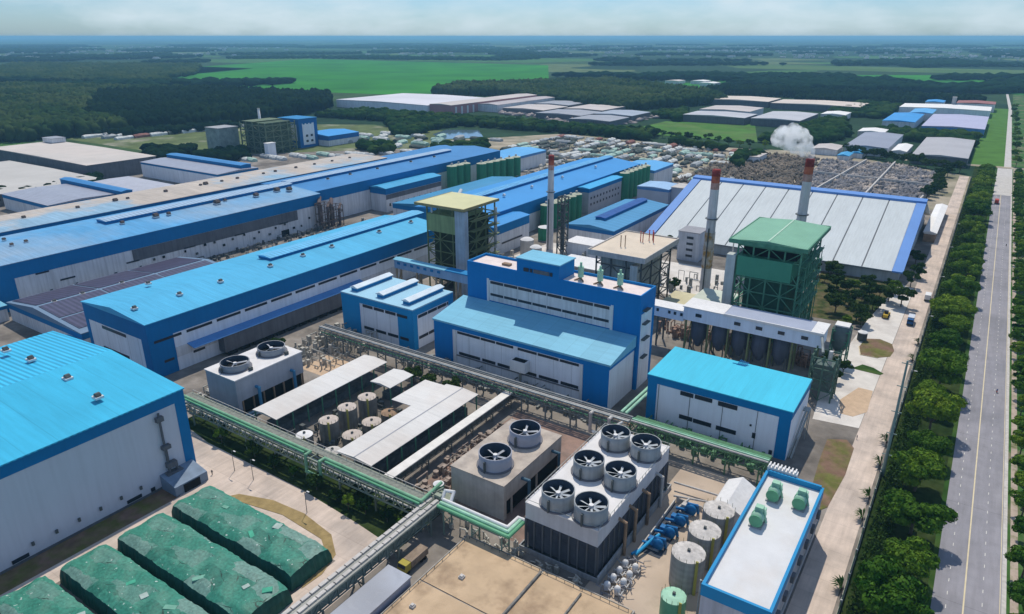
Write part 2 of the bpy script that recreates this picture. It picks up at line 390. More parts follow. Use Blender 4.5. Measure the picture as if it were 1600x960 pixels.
# ---------------------------------------------------------------- ground
def ground_mat():
    m = bpy.data.materials.new('far_country'); m.use_nodes = True
    n, l = m.node_tree.nodes, m.node_tree.links
    b = n['Principled BSDF']; b.inputs['Roughness'].default_value = .95; b.inputs['Specular IOR Level'].default_value = .05
    co = n.new('ShaderNodeTexCoord').outputs['Object']
    nd = n.new('ShaderNodeTexNoise'); nd.inputs['Scale'].default_value = .004; nd.inputs['Detail'].default_value = 3
    l.new(co, nd.inputs['Vector'])
    ad = n.new('ShaderNodeVectorMath'); ad.operation = 'MULTIPLY_ADD'; ad.inputs[1].default_value = (180, 180, 0)
    l.new(nd.outputs['Color'], ad.inputs[0]); l.new(co, ad.inputs[2])
    v = n.new('ShaderNodeTexVoronoi'); v.inputs['Scale'].default_value = .0022
    l.new(ad.outputs[0], v.inputs['Vector'])
    sx = n.new('ShaderNodeSeparateXYZ'); l.new(v.outputs['Color'], sx.inputs[0])
    r = n.new('ShaderNodeValToRGB'); r.color_ramp.interpolation = 'CONSTANT'
    els = r.color_ramp.elements
    els[0].position = 0; els[0].color = (.018, .045, .022, 1)
    els[1].position = .38; els[1].color = (.030, .062, .024, 1)
    for p, c in ((.58, (.045, .085, .03, 1)), (.72, (.06, .14, .035, 1)), (.83, (.024, .055, .025, 1)), (.93, (.11, .15, .06, 1))):
        e = els.new(p); e.color = c
    l.new(sx.outputs[0], r.inputs[0])
    no = n.new('ShaderNodeTexNoise'); no.inputs['Scale'].default_value = .02; no.inputs['Detail'].default_value = 8; no.inputs['Roughness'].default_value = .7
    l.new(co, no.inputs['Vector'])
    mr = n.new('ShaderNodeMapRange'); mr.inputs[1].default_value = .3; mr.inputs[2].default_value = .7; mr.inputs[3].default_value = .55; mr.inputs[4].default_value = 1.4
    l.new(no.outputs['Fac'], mr.inputs[0])
    mu = n.new('ShaderNodeVectorMath'); mu.operation = 'SCALE'; l.new(r.outputs[0], mu.inputs[0]); l.new(mr.outputs[0], mu.inputs['Scale'])
    l.new(mu.outputs[0], b.inputs['Base Color'])
    return m
GM = ground_mat()
g = 45000
sheet('ground', [(-g, -g), (g, -g), (g, g), (-g, g)], 0, GM)

GRASS = M('grass', (.030, .075, .014), .95, .35, .15, c2=(.06, .09, .022), vs2=.03, spec=.05)
FIELD = M('bright_field', (.052, .225, .038), .95, .14, .02, c2=(.038, .15, .04), t2=(.40, .66), vs2=.005, spec=0, joint=('X', 140.0), jd=.9)
FIELD2 = M('dull_field', (.09, .15, .05), .95, .25, .01, c2=(.06, .12, .03), vs2=.005, spec=.05)
YARD = M('yard_concrete', (.27, .24, .21), .9, .28, .12, c2=(.13, .115, .10), t2=(.40, .62), vs2=.035, spec=.15)
PAVE = M('pale_pavement', (.61, .50, .42), .9, .12, .15, c2=(.47, .395, .34), vs2=.06, joint=('Y', 6.0), jd=.90, dirt=.18, dax='Y')
WPAVE = M('white_pavement', (.64, .60, .55), .9, .1, .15, c2=(.5, .46, .42), vs2=.06, spec=.15)
SOIL = M('brown_soil', (.20, .125, .09), .95, .25, .3, c2=(.13, .135, .04), t2=(.42, .6), vs2=.10, spec=.05)
ASPH = M('asphalt', (.295, .285, .31), .85, .08, .25, c2=(.24, .235, .255), vs2=.03, dirt=.16, dax='Y', joint=('Y', 43.0), jd=.8)
SAND = M('sandy_ground', (.36, .31, .235), .95, .25, .06, c2=(.20, .19, .12), vs2=.02, spec=.1)
PATCH = M('orange_patch', (.52, .38, .26), .9, .12, .4)
MARK = M('road_marking', (.70, .68, .62), .7, .1, .5)
YMARK = M('yellow_marking', (.66, .56, .36), .7, .1, .5)
WATER = M('pond_water', (.10, .16, .20), .08, .05, .05, spec=.6)

sheet('factory_ground', [(-700, -20), (-6, -20), (-6, 690), (-230, 700), (-520, 650), (-680, 480)], .06, YARD)
sheet('lot_ground', [(-520, 600), (-6, 600), (-6, 770), (-150, 850), (-300, 815), (-470, 830), (-560, 690)], .07, SAND)
sheet('west_lot_ground', [(-1000, 440), (-600, 440), (-480, 620), (-560, 770), (-760, 760), (-960, 640)], .05, M('olive_ground', (.11, .14, .055), .95, .3, .05, c2=(.28, .27, .2), t2=(.52, .66), vs2=.02, spec=.05))
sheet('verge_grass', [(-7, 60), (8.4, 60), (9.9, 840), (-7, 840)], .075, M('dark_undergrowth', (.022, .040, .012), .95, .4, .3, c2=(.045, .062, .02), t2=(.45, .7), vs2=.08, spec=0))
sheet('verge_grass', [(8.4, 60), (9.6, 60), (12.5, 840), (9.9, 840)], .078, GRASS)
sheet('verge_grass', [(23, 60), (62, 60), (62, 2400), (23, 2400)], .055, M('scrub', (.05, .12, .028), .95, .35, .12, c2=(.21, .17, .12), t2=(.5, .66), vs2=.05, spec=.05))
sheet('verge_grass', [(-12, 840), (17, 840), (17, 1560), (-12, 1560)], .05, M('lawn', (.075, .17, .03), .95, .2, .05, spec=.05))
sheet('track_dirt', [(17, 840), (23, 840), (22, 1560), (17, 1560)], .09, LCONC)
sheet('track_dirt', [(17, 1560), (22, 1560), (3, 2600), (-1, 2600)], .09, LCONC)
sheet('track_dirt', [(-70, 838), (60, 838), (60, 850), (-70, 850)], .10, SAND)
sheet('plant_road', [(-175.9, -30), (-168.6, -30), (-168.6, 86), (-172, 92), (-175.9, 92)], .10, SOIL)
# the public road
sheet('road', [(9.5, 60), (23.0, 60), (23.6, 690), (11.0, 690)], .10, ASPH)
sheet('road', [(11.0, 690), (23.6, 690), (23, 840), (12, 840)], .10, LCONC)
kb = MB(); kb.box(23.0, 23.9, 60, 838, 0, .16)
o = kb.build('kerb', LCONC); o['kind'] = 'structure'
o = MB().box(24.6, 26.2, 60, 838, 0, .10).build('footpath', M('pink_soil', (.42, .34, .28), .95, .25, .3, c2=(.12, .13, .05), t2=(.5, .62), vs2=.15)); o['kind'] = 'structure'
m = MB(); m.poly([(15.62, 60, .112), (15.92, 60, .112), (16.5, 690, .112), (16.2, 690, .112)]); m.poly([(23.0 - .45, 60, .112), (23.0 - .3, 60, .112), (23.2, 690, .112), (23.05, 690, .112)])
o = m.build('centre_line', YMARK); o['kind'] = 'structure'
m = MB()
for i in range(130):
    y = 62 + i * 5.0
    for x in (19.2 + (y - 60) * .0011, 12.3 + (y - 60) * .0018):
        m.poly([(x, y, .113), (x + .13, y, .113), (x + .13, y + 1.3, .113), (x, y + 1.3, .113)])
o = m.build('lane_dashes', MARK); o['kind'] = 'structure'
# plant roads
sheet('plant_road', [(-17.0, 60), (-8.2, 60), (-9.0, 770), (-16.5, 770)], .10, PAVE)
sheet('plant_road', [(-40, 60), (-17.0, 60), (-17.0, 119), (-30, 119)], .085, PAVE)
sheet('plant_road', [(-200, 40), (-162, 40), (-162, 92), (-113, 92), (-113, 60), (-103, 60), (-103, 108), (-112, 108.5), (-197, 111), (-200, 100)], .085, PAVE)
sheet('verge_grass', [(-62, 325), (-29, 328), (-21, 345), (-20, 396), (-40, 400), (-62, 398)], .086, M('bed_brown_green', (.12, .10, .055), .95, .35, .3, c2=(.035, .06, .018), t2=(.4, .6), vs2=.12, spec=0))
sheet('plant_road', [(-31, 229), (-17, 231), (-17, 395), (-24, 400), (-30, 335), (-34, 262)], .09, WPAVE)
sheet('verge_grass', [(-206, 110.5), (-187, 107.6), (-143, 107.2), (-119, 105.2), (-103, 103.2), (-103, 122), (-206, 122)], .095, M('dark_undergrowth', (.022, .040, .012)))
sheet('plant_road', [(-58, 117), (-32, 117), (-34, 180), (-57, 180)], .088, M('sandy_concrete', (.50, .40, .31), .9, .18, .2, c2=(.38, .30, .23), vs2=.1))
sheet('plant_road', [(-116, 122), (-78, 122), (-78, 178), (-116, 178)], .082, M('reddish_paving', (.30, .20, .16), .9, .2, .2, c2=(.17, .13, .11), vs2=.08))
sheet('plant_road', [(-205, 160), (-180, 160), (-180, 178), (-205, 178)], .083, PATCH)
sheet('plant_road', [(-220, 318), (-100, 318), (-95, 372), (-215, 368)], .083, WPAVE)
def blob(pts, name, z, mat, h=.14):
    m = MB(); m.ext(pts, 'Z', 0, z + h); o = m.build(name, mat); o['kind'] = 'structure'
blob([(-27.3, 312), (-22, 315), (-17, 312), (-15.4, 305), (-16, 298), (-20, 294), (-26.1, 293.4), (-28, 302)], 'planting_bed', .05, SOIL)
blob([(-27, 278), (-24, 284), (-20, 283), (-16.0, 279.5), (-17, 277.5)], 'planting_bed', .05, GRASS)
blob([(-24.2, 218), (-19, 221), (-16.2, 217), (-15.8, 200), (-17.0, 181), (-20, 176), (-22.5, 186), (-23.8, 205)], 'planting_bed', .05, SOIL)
blob([(-26, 248), (-22, 262), (-17.2, 262), (-16.5, 244), (-20, 238), (-24, 238)], 'planting_bed', .02, PATCH, .13)
blob([(-158, 92.6), (-155.7, 96.0), (-145.5, 99.4), (-133.7, 100.2), (-121.1, 98.2), (-114.6, 93.6), (-112.2, 87), (-112.6, 81), (-114, 84), (-116, 92), (-122, 95.6), (-138, 96.6), (-152, 94.0)], 'planting_bed', .05, M('dry_grass', (.30, .22, .10), .95, .25, .4))
# yellow edging round the bed nearest the pale pavement
m = MB(); m.path([(-28.2, 302, .22), (-26.3, 293.2, .22), (-20, 293.7, .22)], .14, 5)
o = m.build('kerb', YMARK); o['kind'] = 'structure'

# fields and water further out
sheet('field', [(-1990, 1138), (-1270, 1172), (-1033, 1215), (-1120, 1420), (-905, 1840), (-1131, 1900), (-1700, 2850), (-3300, 2900), (-2840, 1900)], .3, FIELD)
sheet('field', [(-2019, 800), (-1560, 960), (-1700, 1080), (-2100, 1000), (-2300, 880)], .3, FIELD2)
sheet('field', [(-416, 880), (-234, 890), (-289, 1074), (-413, 1040)], .3, M('lot_grass', (.07, .17, .03), .95, .25, .03, c2=(.10, .16, .045), vs2=.02, spec=.05))
sheet('field', [(-1010, 2280), (-670, 2010), (-300, 2040), (60, 1960), (60, 2420), (-160, 2840), (-480, 2630), (-740, 2450)], .3, FIELD)
sheet('field', [(-905, 1840), (-540, 1600), (-500, 1720), (-700, 1980)], .3, FIELD)
sheet('field', [(-900, 3000), (300, 3000), (300, 3400), (-1200, 3500)], .3, FIELD2)
sheet('field', [(-3300, 1500), (-2300, 1500), (-2500, 1900), (-3600, 1900)], .3, FIELD2)
sheet('field', [(70, 900), (600, 900), (600, 2600), (70, 2600)], .3, FIELD2)
sheet('pond', [(-569, 700), (-535, 740), (-586, 800), (-625, 778), (-610, 730)], .2, WATER)

# ---------------------------------------------------------------- foreground halls
W1 = building('big front hall with cyan ribbed roof and long white wall at the left edge', (-250, -176, -30, 96.6), 27, 29.4, 'Y', roof=CYAN_W, wall=M('hall_wall_bluish', (.58, .60, .67), .75, .04, .05, streak=.06), fascia=3.2,
    corner=[('+X', 93.6, 96.6), ('+Y', -250, -176)], wins=[('+X', 47.2, 51, 1.0, 2.0), ('+X', 75.6, 79.7, 1.0, 2.0), ('+X', 82.4, 83.6, .9, 2.0), ('+X', 10, 14, 1.0, 2.0)],
    panels=[('+X', -30, 92.5, .05, .75, GREYW)], vents=[(-239, 78.7), (-226, 80), (-204.5, 80), (-186.5, 79), (-204.5, 46), (-226, 46)], vs=.70)
MB().ext([(-213, 29.712), (-175.55, 27.312), (-175.55, 27.35), (-213, 29.75)], 'Y', -30.4, 97.02).build('roof_sheet', CYAN_R, W1)
p = MB()
p.tube((-175.3, 88.2, 12), (-175.3, 88.2, 23.3), .35); p.tube((-175.3, 88.3, 4), (-175.3, 88.3, 12), .45)
p.box(-175.8, -174.6, 87.2, 89.2, 20.8, 22.2); p.box(-175.8, -174.4, 87.3, 89.6, 12, 13.2); p.box(-175.8, -174.2, 87.6, 90.4, 6.0, 7.6)
p.box(-175.8, -173.8, 86.8, 91.5, 2.0, 4.6); p.tube((-175, 89.8, 7), (-174.6, 91, 3), .4)
p.build('flue_pipe', GREYW, W1)
for yy in (52, 57.5, 63, 68.5, 74, 79.5):
    MB().box(-175.8, -175.4, yy, yy + .6, 3.4, 4.4).build('wall_lamp', DSTEEL, W1)
p = MB(); p.ext([(-176 + .1, 0), (-169, 0), (-169, 3.0), (-176 + .1, 4.6)], 'Y', 85.5, 95.5); pb = p.build('lean_to', M('grey_blue_cladding', (.18, .24, .32), .6, .2, .3), W1)
MB().box(-169.0 + .02, -168.8, 88, 93, .1, 2.6).build('door', DARK, pb)

def rows(y0, y1, z0, z1, step, gap, face='+X'):
    out = []; y = y0
    while y < y1: out.append((face, y, min(y + step, y1), z0, z1)); y += step + gap
    return out

B = building('long hall with cyan-blue gabled roof between the grey cooling tower and the rear hall', (-286, -242, 123.5, 296), 22, 24.2, 'Y', roof=M('long_blue_roof', (.075, .41, .65), .5, .06, .05, rib=1.3, ax='Y', ribc=.02, dirt=.15, joint=('Y', 8.0)), fascia=6.6,
    corner=[('+X', 123.5, 133.2), ('-Y', -286, -283.6), ('-Y', -246.5, -242)],
    wins=rows(125.5, 288, 13.9, 14.9, 11, 2.2) + rows(140, 170, 4.8, 5.8, 5, 9) + [('+X', 128, 132, 5.2, 6.2)] + [('-Y', -273.9, -257.2, 13.6, 14.8), ('-Y', -276, -258, 4.5, 5.6)],
    panels=[('+X', 133.3, 290, 5.5, 9.6, WALLB)], vents=[(-255.8, 128), (-256, 146.6), (-256.2, 165.4), (-278.2, 146.8), (-256.5, 191), (-257, 210), (-257, 228), (-257, 261), (-257, 286)], vs=.62,
    monitor=[(-271, -262.5, 196, 303, .9, M('monitor_roof', (.12, .42, .66), .45, .1, .2, rib=2.2, ax='Y', ribc=.15))])
p = MB(); p.ext([(-241.85, 9.4), (-237.4, 8.5), (-237.4, 8.75), (-241.85, 9.75)], 'Y', 138, 230); can = p.build('canopy', SKYB, B)
p = MB().box(-241.8, -237.9, 151, 228, 1.6, 8.4); p.build('annex', GREYW, B)
for yy in range(152, 228, 6): MB().box(-237.85, -237.4, yy, yy + 4.2, .2, 1.6).build('annex_opening', DARK, B)

A = building('rear hall with weathered blue roof, ridge monitor and grey louvre band above white wall', (-420, -364.5, 60, 317), 22, 24.4, 'Y', roof=OLD_R, wall=WALLB, fascia=7, off=.46,
    corner=[('+X', 60, 131)], wins=rows(150, 315, 8.4, 9.2, 7, 26) + [('+X', 140, 146, 14.2, 14.95)],
    panels=[('+X', 187, 297, 8.6, 14.9, GREYW), ('+X', 283, 289, .1, 4.2, DARK)],
    vents=[(-388.5, 142.3, .7), (-401.9, 144.5, .7), (-389, 149, .7), (-386, 196, .9), (-385, 214.8, 1.3), (-384, 222, .9), (-386, 255, 1.5), (-388, 262, .8), (-384, 282, 1.3), (-386, 300, 1.5), (-381, 306, 1.4)], vmat=M('vent_brown', (.10, .08, .075), .7, .3, .4),
    monitor=[(-401, -391, 190, 316.5, 1.2, M('monitor_roof_grey', (.30, .42, .55), .45, .1, .2, rib=2.4, ax='Y', ribc=.2))])
for i in range(26):
    yy = 145 + i * 6.4 + rnd.uniform(-1.5, 1.5); zz = rnd.choice((3.6, 4.4, 6.6, 7.4))
    MB().box(-364.3, -363.7, yy, yy + rnd.uniform(.8, 1.5), zz, zz + 1.2).build('wall_fan', DARK if i % 2 else DSTEEL, A)

A2 = building('hall with cream roof turning blue at its near end, behind the weathered blue roof', (-472, -430, 60, 452), 22, 22.6, 'Y', roof=CREAM_R, fascia=6.5, wall=WALLB,
    vents=[(-452, y, s) for y, s in ((150, .9), (175, .9), (205, .9), (228, 1.2), (236, .8), (262, 1), (288, .8), (292, 1.3), (305, .8), (318, .9), (341, .8), (352, .9), (372, .9), (391, .8), (410, .8), (430, .8))], vmat=M('vent_brown', (.1, .08, .07), .7))
A3 = building('blue rear extension of the halls with dark fascia and a light strip along its ridge', (-425, -372, 317.8, 540), 22, 24, 'Y', roof=M('mid_blue_roof', (.045, .21, .46), .5, .1, .05, rib=1.4, ax='Y', ribc=.05), wall=WALLB, fascia=7, off=.45,
    vents=[(-392, y, .8) for y in (350, 372, 401, 440, 470)], monitor=[(-406, -397, 320, 500, 1.2, M('monitor_roof_grey', (.3, .4, .5), .45))])
building('square hall with dark blue cap and white columns between grey wall panels', (-371.5, -356, 371, 434), 17, 18.2, 'Y', trim=TRIM, fascia=4.2, roof=BLUE_R,
    panels=[('+X', 371, 434, 9.2, 12.6, GREYW)], wins=rows(374, 432, 4, 6, 1.6, 5), wall=WALLB)
building('far light blue hall with grey end wall at the end of the hall row', (-402, -366, 541, 612), 14, 15.4, 'Y', roof=M('far_light_blue', (.10, .36, .66), .5, .08, .05), wall=WALLB, fascia=2, trim=SKYB)
building('long narrow dark blue roof behind the cream roof', (-448, -431, 453, 545), 20, 21, 'Y', roof=M('mid_blue_roof', (.045, .21, .46)), wall=WALLB, fascia=6)

LT = building('low gabled shed covered with dark solar panels between the two long halls', (-352, -288, 121.5, 205), 8.5, 11.6, 'Y', roof=M('solar_shed_roof', (.16, .24, .34), .5, .1, .1), fascia=2.6, wall=WALLB, off=.4, corner=[])
p = MB(); xm = -352 + 64 * .4
def zl(x): return 8.5 + .3 + 3.1 * (1 - abs(x - xm) / ((xm + 352.45) if x < xm else (-287.55 - xm)))
for xa, xb in ((-351, -327.6), (-325.2, -308), (-306.6, -292.5)):
    for ya, yb in ((123, 149), (150, 176), (177, 203)):
        if xa > -305 and ya < 130: ya = 124
        p.hexa([(xa, ya, zl(xa) + .1), (xb, ya, zl(xb) + .1), (xb, yb, zl(xb) + .1), (xa, yb, zl(xa) + .1), (xa, ya, zl(xa) + .22), (xb, ya, zl(xb) + .22), (xb, yb, zl(xb) + .22), (xa, yb, zl(xa) + .22)])
p.build('solar_panels', SOLAR, LT)
for yy in (130, 142, 160): add_vent(LT, xm, yy, zl(xm), .6)
building('short light blue lean-to roof below the long hall at the left edge', (-372, -353.2, 112, 121), 7, 7.8, 'Y', roof=PALE_R, fascia=1.4, wall=WALLB)
building('small bright blue annex at the foot of the long hall gable', (-300, -288.5, 112.5, 121), 5, 5.6, 'Y', roof=CYAN_R, fascia=1.2, wall=WALLB, name='annex_building')

V = building('compact light blue hall with three white ridge vents on its roof', (-219, -178.7, 197, 223), 17.4, 17.9, 'F', roof=M('vent_hall_roof', (.32, .55, .68), .5, .06, .08, rib=1.2, ax='X'), trim=M('hall_light_blue', (.012, .26, .54), .6, .05, .1, streak=.05), fascia=2.6, over=.15,
    corner=[('-Y', -219, -208.3), ('-Y', -186.9, -178.7), ('+X', 197, 199.6), ('+X', 219.8, 223)],
    wins=rows(-206.4, -181.4, 13.4, 14.6, 5.6, .8, '-Y') + rows(-206.4, -181.4, 3.6, 4.8, 5.6, 1.2, '-Y') + rows(200.2, 219.4, 13.2, 14.4, 5.6, .6) + rows(200.2, 219.4, 4.0, 5.2, 5.6, .6))
for x in (-214.2, -199.2, -184.8):
    mo = MB().box(x - 1.7, x + 1.7, 200.2, 222, 17.5, 19.3).build('ridge_vent', TRIM2, V)
    MB().ext([(x - 2.2, 19.32), (x + 2.2, 19.32), (x + 2.2, 19.6), (x, 20.4), (x - 2.2, 19.6)], 'Y', 199.8, 222.4).build('vent_cap', M('vent_cap_white', (.62, .70, .75), .5), mo)

# turbine hall: low front wing, tall rear block, penthouse
T = thing('turbine_hall', 'tall stepped blue hall with pale blue front roof and white penthouse deck in the middle', 'building', (-127, 210, 0))
MB().box(-166, -90.5, 195, 214.8, 0, 17.2).build('front_wall', WALL, T)
MB().ext([(194.6, 17.2), (214.8, 17.2), (214.8, 21.4), (194.6, 17.9)], 'X', -166.5, -90.0).build('front_roof', PALE_R, T)
r = (-166, -90.5, 195, 214.8)
tb = M('hall_deep_blue', (.004, .19, .50), .6, .05, .08, streak=.05)
m = MB(); panel(m, '-Y', r, -166, -90.5, 15.4, 17.18); panel(m, '+X', r, 195, 214.6, 15.8, 17.18); m.build('fascia', tb, T)
panel(MB(), '-Y', r, -166, -156.8, .05, 15.38).build('corner_cladding', tb, T)
panel(MB(), '-Y', r, -100.3, -90.5, .05, 15.38).build('corner_cladding', tb, T)
panel(MB(), '-Y', r, -156.7, -155.2, 1.6, 15.2, .3).build('pilaster', WHITE, T); panel(MB(), '-Y', r, -101.4, -100.4, 1.6, 15.2, .3).build('pilaster', WHITE, T)
for a, b in ((-154.5, -144), (-143.5, -137), (-136.5, -129), (-127, -119), (-118.5, -110), (-109.5, -102)):
    panel(MB(), '-Y', r, a, b, 14.2, 15.1, .2).build('window', GLASS, T)
    panel(MB(), '-Y', r, a + .6, b, 5.6, 6.7, .2).build('window', GLASS, T)
panel(MB(), '-Y', r, -155, -101.5, 5.0, 5.3, .5).build('ledge', GREYW, T)
q = MB().box(-128.3, -121.8, 191.6, 194.9, 7.2, 11.2).build('duct_box', WHITE, T); MB().box(-127.6, -122.4, 192.1, 194.6, 11.22, 11.3).build('duct_opening', DARK, q)
q2 = MB().tube((-125, 193.6, 0), (-125, 193.6, 7.2), .5).build('duct_leg', STEEL, T)
MB().box(-164.4, -89.3, 215, 228, 0, 35.2).build('upper_block', tb, T)
r = (-164.4, -89.3, 215, 228)
m = MB(); m.box(-164.4, -163.9, 215, 228, 35.2, 36.4); m.box(-89.8, -89.3, 215, 228, 35.2, 36.4); m.box(-163.9, -89.8, 215, 215.5, 35.2, 36.4); m.box(-163.9, -89.8, 227.5, 228, 35.2, 36.4)
m.build('parapet', tb, T)
MB().box(-163.9, -89.8, 215.5, 227.5, 35.2, 35.45).build('roof_deck', M('pink_white_deck', (.72, .62, .58), .8, .1, .3), T)
panel(MB(), '-Y', r, -153.6, -100.6, 21.8, 30.2).build('cladding_panel', WALLB, T)
panel(MB(), '-Y', r, -154.6, -153.7, 21.2, 30.8, .3).build('pilaster', WHITE, T); panel(MB(), '-Y', r, -100.5, -99.5, 21.2, 30.8, .3).build('pilaster', WHITE, T)
for i in range(8):
    a = -153 + i * 6.55
    panel(MB(), '-Y', r, a, a + 6.1, 28.9, 30.0, .2).build('window', GLASS, T); panel(MB(), '-Y', r, a, a + 6.1, 23.9, 24.9, .2).build('window', GLASS, T)
for zz, w in ((30, 4), (25, 4.5), (19, 5), (12, 4)):
    MB().box(-89.25, -87.9, 217, 217 + w, zz, zz + .5).build('service_stair', DSTEEL, T)
panel(MB(), '+X', r, 216.2, 225.5, .1, 29, .14).build('cladding_panel', WALL, T)
MB().box(-140.6, -122.0, 214.9, 226.5, 35.46, 41.4).build('penthouse', tb, T)
MB().box(-141.0, -121.6, 214.6, 226.9, 41.4, 41.8).build('penthouse_roof', PALE_R, T)
for a, b in ((-137.4, -135.2), (-134.6, -133.6), (-133, -126.2), (-125.8, -124.8)):
    MB().box(a, b, 214.6, 214.88, 36.9, 38.3).build('penthouse_window', GLASS if b - a < 3 else GREYW, T)
for x in (-108.5, -100.5, -116.5):
    q = MB().tube((x, 221.5, 35.4), (x, 221.5, 36.6), .5).tube((x, 221.5, 36.6), (x, 221.5, 40.6), 1.1, 12).tube((x, 221.5, 40.6), (x, 221.5, 42.2), .45).build('silencer', LPIPE, T)
    MB().path([(x - 1.4, 219.5, 35.6), (x, 221.5, 36.2), (x + 1.8, 220, 35.6)], .3).build('silencer_base', RUST, q)
MB().box(-151, -147.5, 220, 222, 35.46, 36.3).build('roof_unit', RUST, T)

Cy = building('low hall with flat bright cyan roof and blue-framed white front beside the plant road', (-77.8, -32.4, 198, 222.5), 16.6, 17.4, 'X', roof=M('bright_cyan_roof', (.055, .50, .68), .5, .04, .05, dirt=.10, dax='Y', joint=('X', 6.5), jd=.92), off=.97, trim=M('cyan_hall_trim', (.004, .20, .46), .6, .05, .1, streak=.05), fascia=2.5, over=.3, faces=('-Y', '+X', '-X'),
    corner=[('-Y', -77.8, -74.6), ('-Y', -35.9, -32.4)], wall=M('cyan_hall_wall', (.86, .89, .95), .75, .04, .1, streak=.06),
    wins=[('-Y', -66.6, -62.3, 12.5, 13.9), ('-Y', -61.8, -56.2, 12.6, 13.95), ('-Y', -54.3, -48.3, 12.4, 13.9), ('-Y', -66.3, -61.9, 4.1, 5.5), ('-Y', -61.6, -55.7, 4.0, 5.4), ('-Y', -54.1, -47.8, 3.9, 5.3), ('-Y', -44, -43.4, 8.4, 9.0), ('-Y', -42.9, -41.9, 4.6, 6.4), ('-Y', -37.4, -36.4, .8, 2.2)])
p = MB()
for i in range(6): p.bar((-55.5 + i * .5, 219, 17.5), (-54.6 + i * .5, 221, 18.9 - .1 * i), .22)
p.bar((-57, 219.6, 17.7), (-52.5, 219.6, 17.7), .22); p.build('roof_hatch', TRIM, Cy)
for i in range(4): panel(MB(), '-Y', (-77.8, -32.4, 198, 222.5), -74 + i * 10.6, -73.85 + i * 10.6, .4, 14, .15).build('downpipe', GREYW, Cy)
p = MB(); p.bar((-32, 200, .2), (-31.2, 214, 10), .5); p.bar((-31.2, 200, .2), (-30.4, 214, 10), .5); p.box(-32.2, -30.2, 214, 217, 9.8, 10.1); p.bar((-30.4, 214, 0), (-30.4, 214, 10), .25); p.bar((-30.4, 217, 0), (-30.4, 217, 10), .25); p.build('outside_stair', STEEL, Cy)

# right front building with parapet and four green roof units
Rr = (-31.4, -17.4, 118.5, 167.5)
RB = thing('service_building', 'flat-roofed white building with bright blue parapet in the lower right corner', 'building', (-24.4, 143, 0))
x0, x1, y0, y1 = Rr
rt = M('parapet_blue', (.018, .25, .50), .5, .06, .1)
MB().box(x0, x1, y0, y1, 0, 12.9).build('wall', M('rb_wall', (.50, .51, .56), .75, .10, .2, streak=.2), RB)
MB().box(x0 + .5, x1 - .5, y0 + .5, y1 - .5, 12.9, 13.15).build('roof_deck', M('deck_white', (.63, .63, .63), .8, .05, .25, c2=(.60, .58, .56), vs2=.1), RB)
m = MB(); m.box(x0 - .15, x0 + .5, y0 - .15, y1 + .15, 11.2, 14.1); m.box(x1 - .5, x1 + .15, y0 - .15, y1 + .15, 11.2, 14.1); m.box(x0 + .5, x1 - .5, y0 - .15, y0 + .5, 11.2, 14.1); m.box(x0 + .5, x1 - .5, y1 - .5, y1 + .15, 11.2, 14.6)
m.build('parapet', rt, RB)
m = MB(); m.box(x0, x0 + 7.4, y1 + .3, y1 + 2.2, 11.8, 15.2)
m.build('stair_head', WHITE, RB)
for i in range(8): MB().box(x0 + .2 + i * .92, x0 + .55 + i * .92, y1 + .3, y1 + 2.3, 15.22, 15.8).build('stair_head_fin', WHITE, RB)
for k in range(7): MB().box(x1 + .01, x1 + .7, y0 + 5 + k * 6.6, y0 + 7 + k * 6.6, 7.6, 9.2).build('wall_unit', GREYW, RB)
MB().box(x1 + .3, x1 + .6, y0 + 1, y1 - 1, 5.9, 6.2).build('cable_tray', STEEL, RB)
m = MB()
m.path([(x0 - .35, y0 + 2, 0), (x0 - .35, y0 + 2, 13)], .2); m.path([(x0 - .9, y0 + 2, 0), (x0 - .9, y0 + 2, 13)], .2); m.build('ladder', STEEL, RB)

def roof_unit(x, y, label):
    u = thing('roof_blower', label, 'machine', (x, y, 13.15), 'green blowers on the blue-edged roof')
    MB().box(x - 1.5, x + 1.5, y - 2.4, y + 2.6, 13.15, 13.5).build('base_frame', STEEL, u)
    b_ = MB().tube((x, y - 2.2, 15.1), (x, y + 1.7, 15.1), 1.5, 16).build('casing', LPIPE, u, True)
    MB().tube((x, y - 2.5, 15.1), (x, y - 2.22, 15.1), 1.56, 16).build('end_plate', GPIPE, b_); MB().tube((x, y - .3, 15.1), (x, y, 15.1), 1.58, 16).build('casing_band', GPIPE, b_)
    MB().box(x - .9, x + .9, y - .4, y + 1.2, 16.2, 17.6).tube((x + 1.0, y + .4, 16.8), (x + 1.8, y + .4, 13.6), .25).build('outlet_hood', LPIPE, u)
    MB().box(x - 1.1, x + 1.1, y + 1.75, y + 3.0, 13.5, 16.0).build('motor', LPIPE, u)
roof_unit(-27.7, 146.0, 'green roof blower nearest the viewer on the left side of the blue-edged roof')
roof_unit(-27.0, 158.0, 'green roof blower beside the back parapet, left side of the blue-edged roof')
roof_unit(-20.9, 158.2, 'green roof blower standing alone on the right side of the blue-edged roof')
